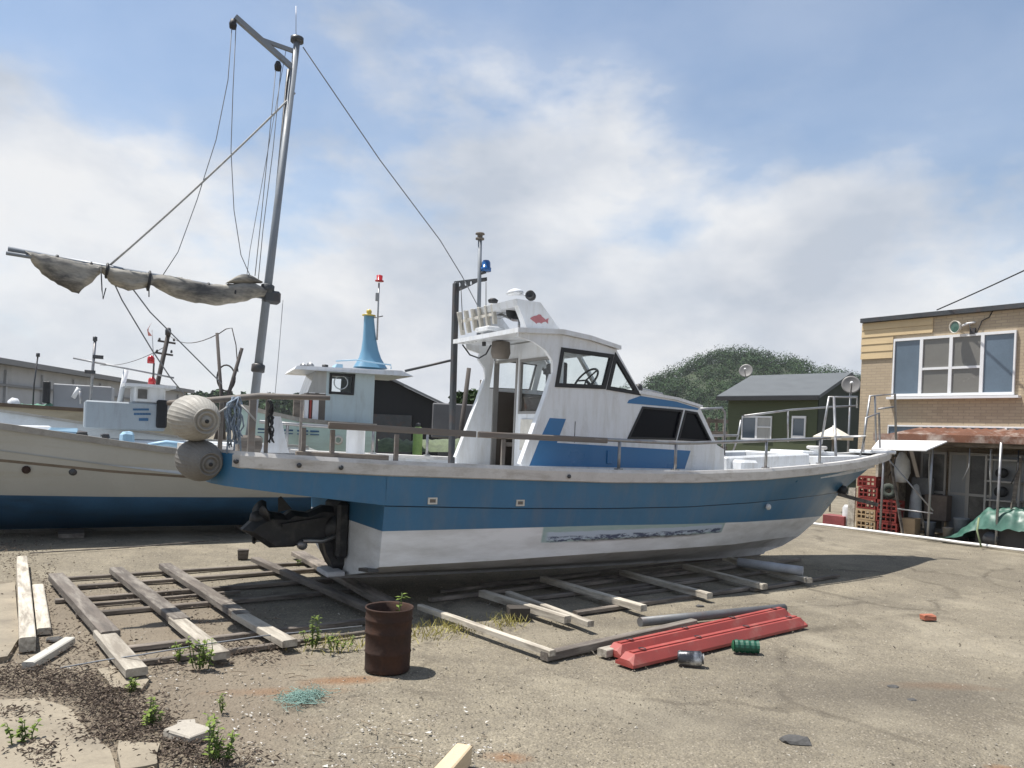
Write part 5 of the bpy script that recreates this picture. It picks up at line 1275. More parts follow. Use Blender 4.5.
for (px, py, n, mm, sz) in ((33, 431, .18, m_white, (.42, .24, .13)), (62, 433, .2, m_paleblue, (.36, .24, .12)), (81, 434, .16, m_darksteel, (.14, .12, .08)), (105, 436, .16, m_darksteel, (.1, .1, .06)), (127, 440, .3, m_paleblue, (.16, .2, .22))):
    p = LF.p(px, py, n); MB().box((p.x, n, p.z), sz, bev=.035, rz=.2, jit=.012).build('deck_gear', mm, lb)
MB().tube([LF.p(148, 446, .4), LF.p(166, 443, .5), LF.p(190, 446, .4)], .04, 8).build('blue_hose', m_paleblue, lb)
# timber blocks that carry it
for k, x in enumerate((-1.6, .8, 3.2)):
    p = Vector((-6.23 + LF.c * x - LF.s * 1.2, 9.43 + LF.s * x + LF.c * 1.2, .0))
    tag(MB().box(p, (.3, 1.3, .08), rad(30), jit=.006).build('keel_block', m_darkwood_shade), f'dark timber keel block under the {["fore", "middle", "after"][k]} part of the white open boat', 'timber')

# ---- brown gunwaled boat beyond it
TF = Frame(-12.2, 16.5, rad(24))
tb_ = thing('moored_boat', 'cream boat with brown gunwale and green netting behind the white open boat', 'boat', (-12.2, 16.5, 0), rad(24))
X = [-3.5, -2.4, -1, 1, 3, 5]
simple_hull(tb_, X, [([.05, .7, 1.05, 1.15, 1.15, 1.0], [2.1, 1.95, 1.86, 1.82, 1.78, 1.76]), ([.04, .6, .95, 1.05, 1.05, .9], [1.2, 1.1, 1.0, .95, .95, .95]), ([.02, .3, .6, .7, .7, .6], [.25, .2, .16, .15, .15, .15])], 1.15, [mat('cream topsides', (.42, .39, .31), .6, var=.15, scale=1.5, dirt=((.2, .17, .12), .6, 2, (.5, 1, 2)))], [0, 0], .2, m_paledeck, mat('brown timber capping', (.12, .09, .065), .8, var=.3, scale=3))
lbox(tb_, TF, 52, 112, 385, 414, .6, 1.1, 'cabin', mat('grey cabin paint', (.24, .25, .265), .55, var=.06, scale=2))
MB().tube([TF.p(38, 355, .7), TF.p(34, 385, .7), TF.p(33, 405, .7)], .018, 6).build('antenna_pole', m_darksteel, tb_)
MB().lathe([(.001, -.04), (.04, -.04), (.04, .04), (.001, .05)], TF.p(38, 355, .7), (0, 0, 1), 8).build('antenna_head', m_darksteel, tb_)
lbox(tb_, TF, 42, 50, 381, 403, .5, .2, 'exhaust_stack', m_black)
MB().tube([TF.p(79, 388, .5), TF.p(73, 398, .5)], .05, 8).build('vent_pipe', m_white, tb_)
rows = []
for j in range(8):
    rows.append([TF.p(14 + i * 2.6, 409 - 8 * math.sin(min(1, j / 7) * 3.1) * (.6 + .5 * noise.noise(Vector((i * .5, j * .5, 2)))), .4 + j * .09) for i in range(16)])
MB().grid(rows).build('net_heap', mat('green netting', (.10, .22, .16), .9, var=.3, scale=8, bump=.5), tb_)
MB().lathe([(.001, -.12), (.1, -.1), (.15, 0), (.1, .1), (.001, .12)], TF.p(14, 404, .4), (1, 0, .3), 12).build('white_buoy', m_white, tb_)

# ---- pale boat with the blue funnel-shaped tower
PF = Frame(-4.35, 14.3, rad(22))
pbt = thing('towered_boat', 'pale green hulled boat with white wheelhouse and pale blue tower', 'boat', (-4.35, 14.3, 0), rad(22))
m_palegreen = mat('pale green topsides', (.46, .60, .55), .5, var=.07, scale=2, bump=.03, dirt=((.32, .36, .33), .5, 2, (.5, 1, 2)))
xe = PF.p(376, 440, 0).x
x0_ = PF.p(238, 430, 1.1).x
X = [x0_, x0_ + .5, x0_ + 1.0, x0_ + 1.5, xe]
simple_hull(pbt, X, [([.04, .6, 1.0, 1.1, 1.1], [1.98, 1.86, 1.76, 1.72, 1.70]), ([.03, .5, .92, 1.03, 1.03], [1.0, .95, .9, .88, .88]), ([.02, .25, .5, .6, .6], [.2, .16, .14, .13, .13])], 1.1, [m_palegreen], [0, 0], .12, m_white, m_greycap)
for k in range(9):
    xa = PF.p(258 + k * 13.2, 428, 0).x; xb = PF.p(258 + k * 13.2 + (9 if k % 3 else 11), 428, 0).x
    for dz in (0, .062):
        MB().box(((xa + xb) / 2, .052 + dz * .0, 1.525 - dz), (xb - xa, .03, .032 if dz == 0 else .02)).build('blue_stripe', m_navy, pbt)
wz0, wz1 = 1.55, PF.p(350, 372.5, .25).z
xa, xb = PF.p(303, 420, .25).x, PF.p(373, 420, .25).x
ywh, dwh = .25, 1.5
xm = PF.p(326, 390, .25).x
hx = lambda x: PF.p(x, 390, .25).x
hz = lambda y: PF.p(350, y, .25).z
wv = [[(hx(330), hz(394)), (hx(353), hz(394)), (hx(353.5), hz(374.8)), (hx(330), hz(375.3))]]
wh2 = MB()
wh2.plate([(xm, wz0), (xb, wz0), (xb, wz1), (xm, wz1)], wv, lambda p, q, t: (p, ywh + t, q), .04)
wh2.plate([(xm, wz0), (xb, wz0), (xb, wz1), (xm, wz1)], wv, lambda p, q, t: (p, ywh + dwh - t, q), .04)
wh2.box((xb - .02, ywh + dwh / 2, (wz0 + wz1) / 2), (.04, dwh - .082, wz1 - wz0))
wh2 = wh2.build('wheelhouse', mat('pale blue white wheelhouse paint', (.46, .55, .57), .5, var=.08, scale=2, dirt=((.3, .32, .31), .5, 3, (3, 3, .5))), pbt)
MB().plate(scale_poly(wv[0], .02), [scale_poly(wv[0], -.03)], lambda p, q, t: (p, ywh - .012 + t, q), .03).build('window_frame', m_black, wh2)
MB().plate(wv[0], [], lambda p, q, t: (p, ywh + .02 + t, q), .008).build('window_pane', m_clear, wh2)
wc_ = ((hx(341)), hz(383))
MB().tube([(wc_[0] + .13 * math.cos(a), ywh + .045, wc_[1] + .13 * math.sin(a)) for a in np.linspace(0, 2 * math.pi, 22)], .012, 5, caps=False).build('clear_view_screen', m_winwhite, wh2)
# raked windscreen panes towards the bow
for k in range(3):
    y0, y1 = ywh + .02 + k * .49, ywh + .02 + k * .49 + .47
    f = MB().add([(xm - .34, y0, hz(395)), (xm - .34, y1, hz(395)), (xm - .20, y1, wz1), (xm - .20, y0, wz1), (xm - .31, y0, hz(395)), (xm - .31, y1, hz(395)), (xm - .17, y1, wz1), (xm - .17, y0, wz1)], [(0, 3, 2, 1), (4, 5, 6, 7), (0, 1, 5, 4), (1, 2, 6, 5), (2, 3, 7, 6), (3, 0, 4, 7)]).build('windscreen_pane', m_winglass, wh2)
MB().add([(xm - .34, ywh, hz(395)), (xm, ywh, hz(395)), (xm, ywh, wz1), (xm - .20, ywh, wz1)], [(0, 1, 2, 3)]).build('side_glazing', m_curtain, wh2)
MB().box(((xm - .36 + xm) / 2, ywh + dwh / 2, (wz0 + hz(395)) / 2), (.36, dwh - .01, hz(395) - wz0 - .01)).build('house_front', m_interior, wh2)
xl, xr_ = PF.p(294, 376, .1).x, PF.p(414, 372, .1).x
MB().add([(xl, .1, wz1 - .02), (xr_, .1, wz1 + .0), (xr_ - .1, 1.9, wz1 + .0), (xl, 1.9, wz1 - .02), (xl + .05, .12, wz1 + .05), (xr_ - .25, .12, wz1 + .10), (xr_ - .3, 1.88, wz1 + .10), (xl + .05, 1.88, wz1 + .05)],
    [(0, 3, 2, 1), (4, 5, 6, 7), (0, 1, 5, 4), (1, 2, 6, 5), (2, 3, 7, 6), (3, 0, 4, 7)]).build('roof', m_white, wh2)
# tower: flared pale blue trunk
tx = PF.p(369, 360, .9)
def tz_(y): return PF.p(369, y, .9).z
prof = []
for y, w in ((368, 17), (364, 14.5), (358, 11), (350, 8.5), (340, 6.8), (330, 5.8), (316, 4.8)):
    a = PF.p(369 - w, y, .9); b = PF.p(369 + w * .95, y, .9); c_ = PF.p(371.5 if y < 330 else 369, y, .9)
    prof.append((c_.x if False else (a.x + b.x) / 2 + (316 - y) * -.0006, tz_(y), (b.x - a.x) / 2))
rows = []
for (cx2, z2, hw) in prof:
    rows.append([(cx2 + hw * math.copysign(abs(math.cos(t)) ** .6, math.cos(t)), .9 + hw * .8 * math.copysign(abs(math.sin(t)) ** .6, math.sin(t)), z2) for t in np.linspace(0, 2 * math.pi, 20, endpoint=False)])
tw = MB().grid(rows, close=True)
tw.add(rows[-1], [tuple(range(20))])
tw = tw.build('tower', mat('pale blue tower paint', (.125, .275, .40), .45, var=.06, scale=2, bump=.02), pbt)
c_ = Vector((prof[-1][0], .9, prof[-1][1]))
MB().lathe([(.001, .0), (.14, .0), (.14, .02), (.05, .025), (.05, .06), (.06, .09), (.04, .13), (.001, .14)], c_, (0, 0, 1), 12).build('yellow_lamp', mat('yellow lamp', (.55, .42, .08), .3, bump=0), tw)
MB().tube([PF.p(377, 340, .8), PF.p(379, 283, .8)], .018, 6).build('lamp_mast', m_steel, tw)
MB().tube([PF.p(373, 318, .85), PF.p(383, 316, .8)], .012, 6).build('mast_bracket', m_steel, tw)
MB().box(PF.p(377, 297, .8), (.06, .05, .16)).build('small_horn', m_steel, tw)
MB().lathe([(.001, -.03), (.09, -.03), (.09, -.01), (.06, 0), (.065, .09), (.001, .11)], PF.p(379.5, 280, .8), (0, 0, 1), 12).build('red_lamp', m_redlamp, tw)
MB().plate([(PF.p(334, 367, .5).x, 0), (PF.p(343, 367, .5).x, 0), (PF.p(343, 361, .5).x, .12), (PF.p(337, 361, .5).x, .12)], [], lambda p, q, t: (p, .5 + t, wz1 + .05 + q), .5).build('roof_step', m_paleblue, pbt)
MB().tube([PF.p(336, 361, .4), PF.p(356, 360, .4), PF.p(391, 365, .4), PF.p(391, 369, .4)], .014, 6).build('roof_rail', m_paleblue, pbt)
for (px, py) in ((304, 367), (311, 366)): MB().lathe([(.001, -.05), (.05, -.04), (.07, .05), (.001, .05)], PF.p(px, py, .4), (-.6, -.7, 0), 10).build('deck_lamp', m_steel, pbt)
MB().lathe([(.001, -.02), (.06, -.02), (.06, .1), (.001, .11)], PF.p(325, 370, .4), (0, 0, 1), 10).build('vent_cap', m_black, pbt)
MB().tube([PF.p(405, 371, .5), PF.p(448, 361, .5), PF.p(453, 360, .5)], .026, 6).build('davit_arm', m_darksteel, pbt)
for k, (x0, x1, mm) in enumerate(((293, 303, m_oldwood), (304, 309, m_winwhite), (309, 312, m_redplastic), (312, 319, m_winwhite))):
    lbox(pbt, PF, x0, x1, 398, 421, .18, .1, 'deck_board', mm, bev=.004)
MB().lathe([(.05, -.03), (.09, -.035), (.09, .035), (.05, .03), (.05, -.03)], PF.p(338, 440, -.06), (0, 1, 0), 16).build('side_ring', m_beige, pbt)

# ---- poles and small masts beyond the boats
m_pole = mat('dark creosoted pole', (.07, .06, .055), .85, var=.3, scale=4, bump=.3)
def leaning_pole(px0, py0, px1, py1, Y, r, name, label, cat):
    a, b = at(px0, py0, Y), at(px1, py1, Y)
    d = (a - b) / (a.z - b.z); foot = b - d * b.z
    t = thing(name, label, cat, (foot.x, foot.y, 0))
    MB().tube([(0, 0, 0), a - Vector((foot.x, foot.y, 0))], [r * 1.25, r], 10).build('pole', m_pole, t)
    return t, a - Vector((foot.x, foot.y, 0)), (a - foot).normalized()
up_, top_, dr_ = leaning_pole(169, 331, 157, 386, 32, .085, 'utility_pole', 'dark leaning utility pole with two short crossarms behind the white open boat', 'utility pole')
for k, dz in enumerate((.45, .95)):
    MB().bar(top_ - dr_ * dz + Vector((-.36, 0, .02)), top_ - dr_ * dz + Vector((.36, 0, -.06)), .07, .08).build('crossarm', m_pole, up_)
    for x in (-.3, .3): MB().lathe([(.001, 0), (.04, 0), (.05, .06), (.03, .12), (.001, .12)], top_ - dr_ * dz + Vector((x, 0, .03)), (0, 0, 1), 8).build('insulator', m_darksteel, up_)
MB().lathe([(.001, -.16), (.11, -.14), (.12, .05), (.09, .16), (.001, .18)], top_ + Vector((.02, -.12, -.05)), (0, 0, 1), 10).build('transformer', m_darksteel, up_)
leaning_pole(217, 333, 221, 392, 18, .036, 'mooring_pole', 'thin dark upright pole left of the spanker mast', 'pole')
q, tq, dq = leaning_pole(242, 348, 229, 393, 18, .04, 'davit_pole', 'dark pole leaning right between the thin upright pole and the spanker mast', 'pole')
hp = MB().tube([at(222 + 9 * math.cos(a) + 4, 378 + 13 * math.sin(a), 18.1) for a in np.linspace(0, 2 * math.pi, 22)], .02, 5, caps=False).build('hoop', m_pole)
tag(hp, 'thin round hoop hanging between two dark poles left of the mast', 'hoop')
tag(MB().tube([at(217, 335, 18), at(226, 329, 18), at(232, 328, 18), at(236, 345, 18), at(238, 372, 18)], .012, 5).build('slack_cord', m_pole), 'slack dark cord strung from the top of the thin upright pole', 'cord')
tag(MB().tube(sag(at(170, 336, 32), at(218, 334, 18), .25), .012, 5).build('power_line', m_pole), 'thin power line from the utility pole to the upright pole', 'cable')
tag(MB().tube(sag(at(100, 365, 45), at(168, 345, 32), .3), .014, 5).build('power_line', m_pole), 'thin power line reaching the utility pole from the warehouse', 'cable')
tag(MB().tube([at(444, 388, 19) * 1.0, at(440, 470, 19)], .06, 8).build('timber_pile', m_pole), 'short dark timber pile behind the gallows post of the blue boat', 'pile') if False else None
leaning_pole(469, 368, 466, 392, 19, .055, 'timber_pile', 'short dark pile leaning behind the far wing of the wheelhouse', 'pile')
leaning_pole(481, 380, 480, 396, 19, .025, 'yard_lamp', 'small twin headed yard lamp beyond the far wing of the wheelhouse', 'lamp')
tag(MB().box(at(462, 412, 20) + Vector((0, .4, -.25)), (1.5, 1.2, .9), bev=.03).build('grey_hut', mat('dark grey hut boards', (.13, .13, .135), .8, scale=2)), 'small grey hut seen between the gallows post and wheelhouse', 'hut')
cs = [tuple(at(456 + random.uniform(0, 22), 399 + random.uniform(-4, 6), 22)) for k in range(26)]
bush = thing('shrub', 'dark green shrub behind the gallows post of the blue boat', 'shrub', (at(466, 400, 22).x, 22, 0))
fo = quads_obj('foliage', leaf_cloud([(c[0] - bush.location.x, random.uniform(-.5, .5), c[2]) for c in cs], [.22] * len(cs), 70, .055), m_tree, bush)
MB().tube([(0, 0, 0), (.05, 0, at(466, 402, 22).z)], [.07, .03], 7).build('stem', m_pole, bush)
# pale green net heap beyond the rail
nh = MB(); rows = []
for j in range(10):
    rows.append([at(378 + i * 3.6, 452 - (12 + 5 * noise.noise(Vector((i * .6, j * .4, 1)))) * math.sin(j / 9 * 3.1) ** .6, 16 + j * .14) for i in range(24)])
nh.grid(rows); tag(nh.build('rope_heap', mat('pale green rope heap', (.11, .135, .08), .9, var=.35, scale=9, bump=.6), fix=False), 'pale green heap of rope and netting beyond the rail before the black shed', 'rope')
dg = at(418, 432, 16)
gc = thing('gas_bottle', 'light green gas bottle standing in front of the black shed', 'gas bottle', (dg.x, 16, 0))
MB().lathe([(.001, 0), (.09, 0), (.1, .03), (.1, dg.z + .02), (.07, dg.z + .1), (.001, dg.z + .12)], (0, 0, 0), (0, 0, 1), 14).build('body', mat('light green paint', (.28, .42, .12), .5), gc)
MB().lathe([(.03, dg.z + .1), (.045, dg.z + .11), (.045, dg.z + .18), (.001, dg.z + .19)], (0, 0, 0), (0, 0, 1), 10).build('valve', m_darksteel, gc)

# ================================================================== timbers on the ground
def plank(a, b, w, h, m, label, z=0.0, name='timber', cat='timber', group=None, roll=0.0, drop=True):
    """one timber lying from a to b (photo points on the ground)"""
    w = w * (.74 if z == 0 or a[0] < 400 else .62)
    pa, pb = (G(*a, z + h) if drop else G(*a, z)), (G(*b, z + h) if drop else G(*b, z))
    d = (pb - pa); ln = math.hypot(d.x, d.y)
    mb_ = MB(); n_ = max(2, int(ln / .5)); vs = []
    rows = []
    for i in range(n_ + 1):
        x = ln * i / n_; wob = .004 * noise.noise(Vector((x * 2, pa.x * 7, pa.y * 3)))
        ring = [(x, -w / 2 + wob, 0), (x, -w / 2 + wob, h - .006), (x, -w / 2 + .008 + wob, h + wob * .5), (x, w / 2 - .008 + wob, h + wob * .5), (x, w / 2 + wob, h - .006), (x, w / 2 + wob, 0)]
        rows.append(ring)
    mb_.grid(rows, smooth=False, close=True)
    mb_.add(rows[0], [(0, 1, 2, 3, 4, 5)]); mb_.add(rows[-1], [(5, 4, 3, 2, 1, 0)])
    o = mb_.build(name, m)
    o.location = (pa.x, pa.y, z); o.rotation_euler = (roll, math.atan2(-(0), ln), math.atan2(d.y, d.x))
    return tag(o, label, cat, group)
GR = 'timbers of the slip frame under the blue boat'
zr0 = .0
rails_ = [((65, 577), (330, 560), .07, 'farthest lengthwise timber of the slip frame left of the stern'),
 ((78, 585), (330, 567), .09, 'second lengthwise timber from the back of the slip frame left of the stern'),
 ((55, 599), (345, 577), .08, 'third lengthwise timber from the back of the slip frame left of the stern'),
 ((76, 613), (360, 588), .08, 'fourth lengthwise timber from the back of the slip frame left of the stern'),
 ((128, 646), (370, 618), .09, 'front lengthwise timber of the slip frame left of the rusty barrel'),
 ((575, 611), (760, 585), .10, 'front lengthwise timber of the slip frame right of the wood block'),
 ((752, 588), (838, 574), .09, 'lengthwise timber at the right end of the slip frame'),
 ((500, 600), (730, 574), .09, 'middle lengthwise timber in shade under the blue hull'),
 ((430, 598), (690, 566), .09, 'inner lengthwise timber in shade under the blue hull'),
 ((140, 660), (300, 640), .05, 'thin lengthwise lath in front of the slip frame'),
 ((560, 585), (800, 558), .08, 'innermost lengthwise timber under the fore part of the hull')]
for a, b, w, lb_ in rails_: plank(a, b, w * .9, .034, m_oldwood, lb_, zr0, group=GR)
rails_ += [((440, 590), (600, 572), .05, 'short thin lath in shade under the hull beside the rusty pail'), ((600, 597), (700, 584), .05, 'short thin lath between the bright ended cross timbers'), ((480, 583), (760, 553), .06, 'long thin lath in deep shade under the keel'), ((620, 590), (800, 566), .05, 'thin lath behind the front lengthwise timber at right'), ((90, 603), (240, 590), .05, 'thin lath crossing the left cross timbers near their middle'), ((180, 655), (370, 630), .05, 'thin lath in front of the third cross timber end')]
for a, b, w, lb_ in rails_[11:]: plank(a, b, w * .9, .03, m_oldwood, lb_, .002, group=GR)
zs = .036
sl_ = [((56, 573), (111, 631), .17, .065, m_darkwood_shade, 'thick grey cross timber at the left end of the slip frame'),  # the dark ones on the left carry the sail's shadow in their colour
 ((103, 629), (137, 668), .17, .05, m_palewood, 'pale end piece continuing the leftmost cross timber'),
 ((116, 567), (182, 618), .17, .055, m_darkwood_shade, 'grey cross timber, second from the left of the slip frame'),
 ((176, 616), (222, 652), .15, .05, m_palewood, 'pale end piece continuing the second cross timber'),
 ((165, 563), (244, 613), .16, .055, m_darkwood_shade, 'grey cross timber, third from the left of the slip frame'),
 ((238, 611), (290, 640), .15, .05, m_palewood, 'pale end piece continuing the third cross timber'),
 ((255, 557), (378, 609), .13, .05, m_oldwood, 'long cross timber running under the raised drive leg'),
 ((298, 551), (392, 602), .22, .05, m_oldwood, 'wide cross board running under the transom beside the barrel'),
 ((420, 604), (553, 650), .095, .045, m_palewood, 'pale cross timber between the rusty barrel and the wood block'),
 ((482, 590), (568, 616), .13, .06, m_palewood, 'pale cross timber, left one of the pair by the wood block'),
 ((508, 591), (591, 621), .11, .05, m_palewood, 'pale cross timber, right one of the pair by the wood block'),
 ((543, 576), (644, 605), .13, .06, m_palewood, 'cross timber with a bright end, first right of the pair by the wood block'),
 ((622, 570), (710, 593), .13, .06, m_palewood, 'cross timber with a bright end, second right of the pair by the wood block'),
 ((685, 564), (765, 584), .13, .06, m_palewood, 'cross timber with a bright end, third right of the pair by the wood block'),
 ((725, 556), (810, 578), .13, .06, m_palewood, 'rightmost cross timber of the slip frame under the bow')]
for a, b, w, h, m, lb_ in sl_: plank(a, b, w, h, m, lb_, zs, group=GR)
o = MB().tube([G(738, 562, .17), G(803, 571, .15)], .055, 10).build('grey_pipe', mat('grey plastic pipe', (.33, .34, .36), .5)); tag(o, 'thick grey pipe lying across the right end of the slip frame', 'pipe')
plank((22, 556), (28, 637), .13, .10, m_palewood, 'long pale beam lying at the left edge of the yard')
plank((38, 584), (44, 628), .12, .05, m_palewood, 'short pale plank right beside the long beam at the left edge')
plank((28, 662), (70, 637), .10, .05, mat('white painted wood', (.46, .44, .39), .75, var=.12, scale=3, stretch=(1, 8, 8), bump=.3), 'short white plank lying in the debris at left')
plank((544, 652), (694, 619), .10, .06, m_darkwood_shade, 'long dark grey timber beside the red wheel stops')
plank((602, 649), (662, 635), .12, .055, m_palewood, 'short pale timber touching the end of the red wheel stops')
plank((616, 637), (688, 622), .05, .04, m_oldwood, 'thin grey lath between the dark timber and the red wheel stops')
plank((440, 771), (464, 744), .11, .09, mat('new cut wood', (.58, .46, .30), .8, var=.12, scale=2, stretch=(1, 9, 9), bump=.3), 'fresh cut wood stub at the bottom edge of the picture')
def block(px, py, d, rz_, m, label, name='wood_block', cat='block', z=0.0, jit=.006, bev=.008):
    g = G(px, py, z)
    return tag(MB().box((0, 0, d[2] / 2), d, 0, jit=jit, bev=bev).build(name, m), label, cat), g, rz_
def put(x):
    o, g, r = x; o.location = g; o.rotation_euler.z = r; return o
put(block(518, 618, (.19, .13, .10), .2, mat('blackened wood', (.05, .042, .035), .85, scale=4, bump=.5), 'small dark wood block on the ground before the slip frame'))
put(block(243, 559, (.12, .12, .12), .3, m_oldwood, 'small brown wood block under the propeller'))
put(block(188, 738, (.20, .15, .05), -.45, mat('pale stone', (.36, .33, .28), .9, var=.15, scale=8, bump=.4), 'flat pale stone slab at the lower left', 'stone_slab', 'stone'))
put(block(186, 727, (.09, .07, .03), .3, mat('pale stone', (.36, .33, .28)), 'small pale stone chip behind the flat stone slab', 'stone_chip', 'stone'))
put(block(928, 620, (.13, .08, .05), .1, mat('brick red', (.34, .12, .07), .85, var=.2, scale=9, bump=.3), 'broken red brick lying alone on the yard at right', 'broken_brick', 'brick'))
for k, (px, py, sc, lb_) in enumerate(((797, 741, .06, 'flat dark stone on the open yard in the lower right'), (55, 640, .05, 'small grey stone beside the white plank'), (893, 687, .03, 'tiny dark stone on the open yard at right'), (700, 606, .03, 'small dark stone beyond the grey steel pipe'), (912, 700, .022, 'tiny grey stone in the lower right part of the yard'))):
    bm = bmesh.new(); bmesh.ops.create_icosphere(bm, subdivisions=2, radius=1)
    for v in bm.verts:
        k2 = 1 + .35 * noise.noise(v.co * 1.6 + Vector((k * 3, 0, 0))); v.co = Vector((v.co.x * sc * k2 * 1.5, v.co.y * sc * k2, max(-.1, v.co.z) * sc * .45 * k2))
    me = bpy.data.meshes.new('stone'); bm.to_mesh(me); bm.free(); me.materials.append(mat('dark stone', (.07, .068, .065), .85, var=.3, scale=20, bump=.4))
    o = bpy.data.objects.new('stone', me); col.objects.link(o); o.location = G(px, py); tag(o, lb_, 'stone')

# grey pole beyond the wheel stops
a, b = G(640, 622, .05), G(784, 608, .05)
sp_ = MB().tube([a, b], .042, 12).build('steel_pipe', mat('dull grey pipe', (.13, .135, .14), .55, .3, var=.2, scale=4, bump=.1, dirt=(RUST, .4, 5, (1, 1, 1)))); tag(sp_, 'long grey steel pipe lying behind the red wheel stops', 'pipe')
# red rubber wheel stops
def wheel_stop(a, b, label, h=.085, w=.15):
    pa, pb = G(*a), G(*b); d = pb - pa; ln = d.length
    t = thing('wheel_stop', label, 'wheel stop', pa, math.atan2(d.y, d.x), 'red wheel stops')
    prof = [(-w / 2, .0), (-w / 2, .022), (-w * .26, h), (w * .26, h), (w / 2, .022), (w / 2, 0)]
    rows = []
    for x, k in ((0, .0), (.002, .55), (.06, 1.0), (ln - .06, 1.0), (ln - .002, .55), (ln, 0)):
        rows.append([(x, y, z * (k if k > 0 else .25) if z > .03 else z) for y, z in prof])
    mb_ = MB().grid(rows, smooth=False); mb_.add(rows[0], [tuple(range(6))]); mb_.add(rows[-1], [tuple(reversed(range(6)))])
    mb_.grid([[r[0] for r in rows], [r[5] for r in rows]], smooth=False)
    mb_.build('body', m_redplastic, t)
    MB().box((ln / 2, -.0, h + .002), (ln * .94, .035, .014)).build('ridge', m_redplastic, t)
    for f in (.08, .36, .64, .92): MB().lathe([(.001, .0), (.02, .0), (.024, .006), (.03, .006)], (ln * f, 0, h + .008), (0, 0, 1), 12).build('bolt_hole', m_black, t)
    return t
wheel_stop((624, 666), (799, 625), 'nearer red rubber wheel stop lying on the yard', .085, .17)
wheel_stop((612, 656), (784, 616), 'farther red rubber wheel stop behind the nearer one', .085, .16)
# green bundle and crushed can
g0 = G(745, 652); tw_ = MB()
for k in range(9): tw_.lathe([(.058 + .008 * (k % 2), -.11 + k * .0265), (.058 + .008 * ((k + 1) % 2), -.11 + (k + 1) * .0265)], (0, 0, .056), (1, .15, 0), 14, smooth=False)
gb = thing('green_float', 'small ribbed green plastic float beside the wheel stop', 'float', g0, rad(-12)); gb.scale = (.78, .78, .78)
tw_.build('ribbed_body', mat('green plastic', (.008, .075, .042), .45, var=.2, scale=8), gb)
for sg in (-1, 1): MB().lathe([(.058, sg * .12), (.04, sg * .128), (.001, sg * .124)], (0, 0, .056), (1, .15, 0), 14).build('end_disc', mat('green plastic dark', (.012, .12, .06), .45), gb)
g0 = G(690, 664)
can = thing('crushed_can', 'crushed silver drink can beside the nearer wheel stop', 'can', g0, rad(-14))
MB().lathe([(.001, -.09), (.042, -.09), (.05, -.08), (.05, .07), (.04, .085), (.001, .085)], (0, 0, .042), (1, 0, .05), 20, wob=lambda a, h: 1 + .22 * math.sin(3 * a + h * 30) * (1 if abs(h) < .075 else .2)).build('body', mat('crushed aluminium', (.42, .43, .44), .35, .8, var=.4, scale=14, bump=.4, dirt=((.05, .05, .055), .95, 9, (1, 1, 1)), dth=(.4, .55)), can)
MB().lathe([(.001, .0), (.035, .0), (.04, .012)], (.085, 0, .046), (1, 0, .05), 16).build('lid', m_steel, can)

# rusty barrel with a seedling growing out of it
bc = G(387, 669)
br_ = thing('rusty_barrel', 'open rust brown steel pail standing on the yard', 'pail', bc)
prof = [(.001, .03), (.140, .03), (.146, .0), (.150, .006), (.148, .03), (.150, .12), (.155, .128), (.150, .136), (.152, .25), (.157, .258), (.152, .266), (.153, .335), (.159, .343), (.154, .351), (.154, .405), (.161, .412), (.158, .422), (.150, .416), (.148, .30), (.144, .12), (.001, .115)]
MB().lathe(prof, (0, 0, 0), (0, 0, 1), 40, wob=lambda a, h: 1 + .012 * math.sin(2 * a + 1) + .008 * math.sin(5 * a + h * 12)).build('body', m_rust, br_)
MB().lathe([(.001, .30), (.08, .305), (.147, .295)], (0, 0, 0), (0, 0, 1), 20).build('soil', mat('dark soil', (.05, .038, .028), .95, scale=20, bump=.6), br_)
m_stem = mat('green stem', (.10, .15, .04), .7, bump=0)
def leaf_faces(pts, size, rr_):
    q = []
    for p in pts:
        a = rr_.uniform(0, 6.28); el = rr_.uniform(-.3, .7); s_ = size * rr_.uniform(.6, 1.3)
        d = Vector((math.cos(a) * math.cos(el), math.sin(a) * math.cos(el), math.sin(el))); w = d.cross(Vector((0, 0, 1))).normalized() * s_ * .32
        p = Vector(p); q += [p, p + d * s_ * .45 + w, p + d * s_ + Vector((0, 0, -s_ * .15)), p + d * s_ * .45 - w]
    return np.array([tuple(v) for v in q])
def weed(name, label, base, h, n, spread, size, seed, mleaf=None, leaves=14, lean=(0, 0)):
    rr_ = random.Random(seed); t = thing(name, label, 'plant', base)
    st_ = MB(); pts = []
    for k in range(n):
        a = rr_.uniform(0, 6.28); s_ = rr_.uniform(0, spread); hh = h * rr_.uniform(.5, 1.0)
        r0 = Vector((math.cos(a) * s_ * .6, math.sin(a) * s_ * .6, 0)); tp_ = Vector((math.cos(a) * s_ + lean[0], math.sin(a) * s_ + lean[1], hh))
        pl_ = [r0.lerp(tp_, f) + Vector((rr_.uniform(-.01, .01), rr_.uniform(-.01, .01), 0)) * (f > 0) for f in (0, .35, .7, 1)]
        st_.tube(pl_, [.004, .0035, .003, .0015], 4)
        for j in range(leaves):
            f = rr_.uniform(.12, 1); i = min(2, int(f * 3)); pts.append(pl_[i].lerp(pl_[i + 1], f * 3 - i))
    st_.build('stems', m_stem, t)
    quads_obj('leaves', leaf_faces(pts, size, rr_), mleaf or m_leaf, t)
    return t
weed('seedling', 'spindly seedling growing out of the rusty pail', bc + Vector((.05, 0, .30)), .31, 2, .02, .055, 4, leaves=7, lean=(.03, 0))
m_dry = leaf_mat('yellowing grass', (.24, .21, .06), (.40, .36, .13))
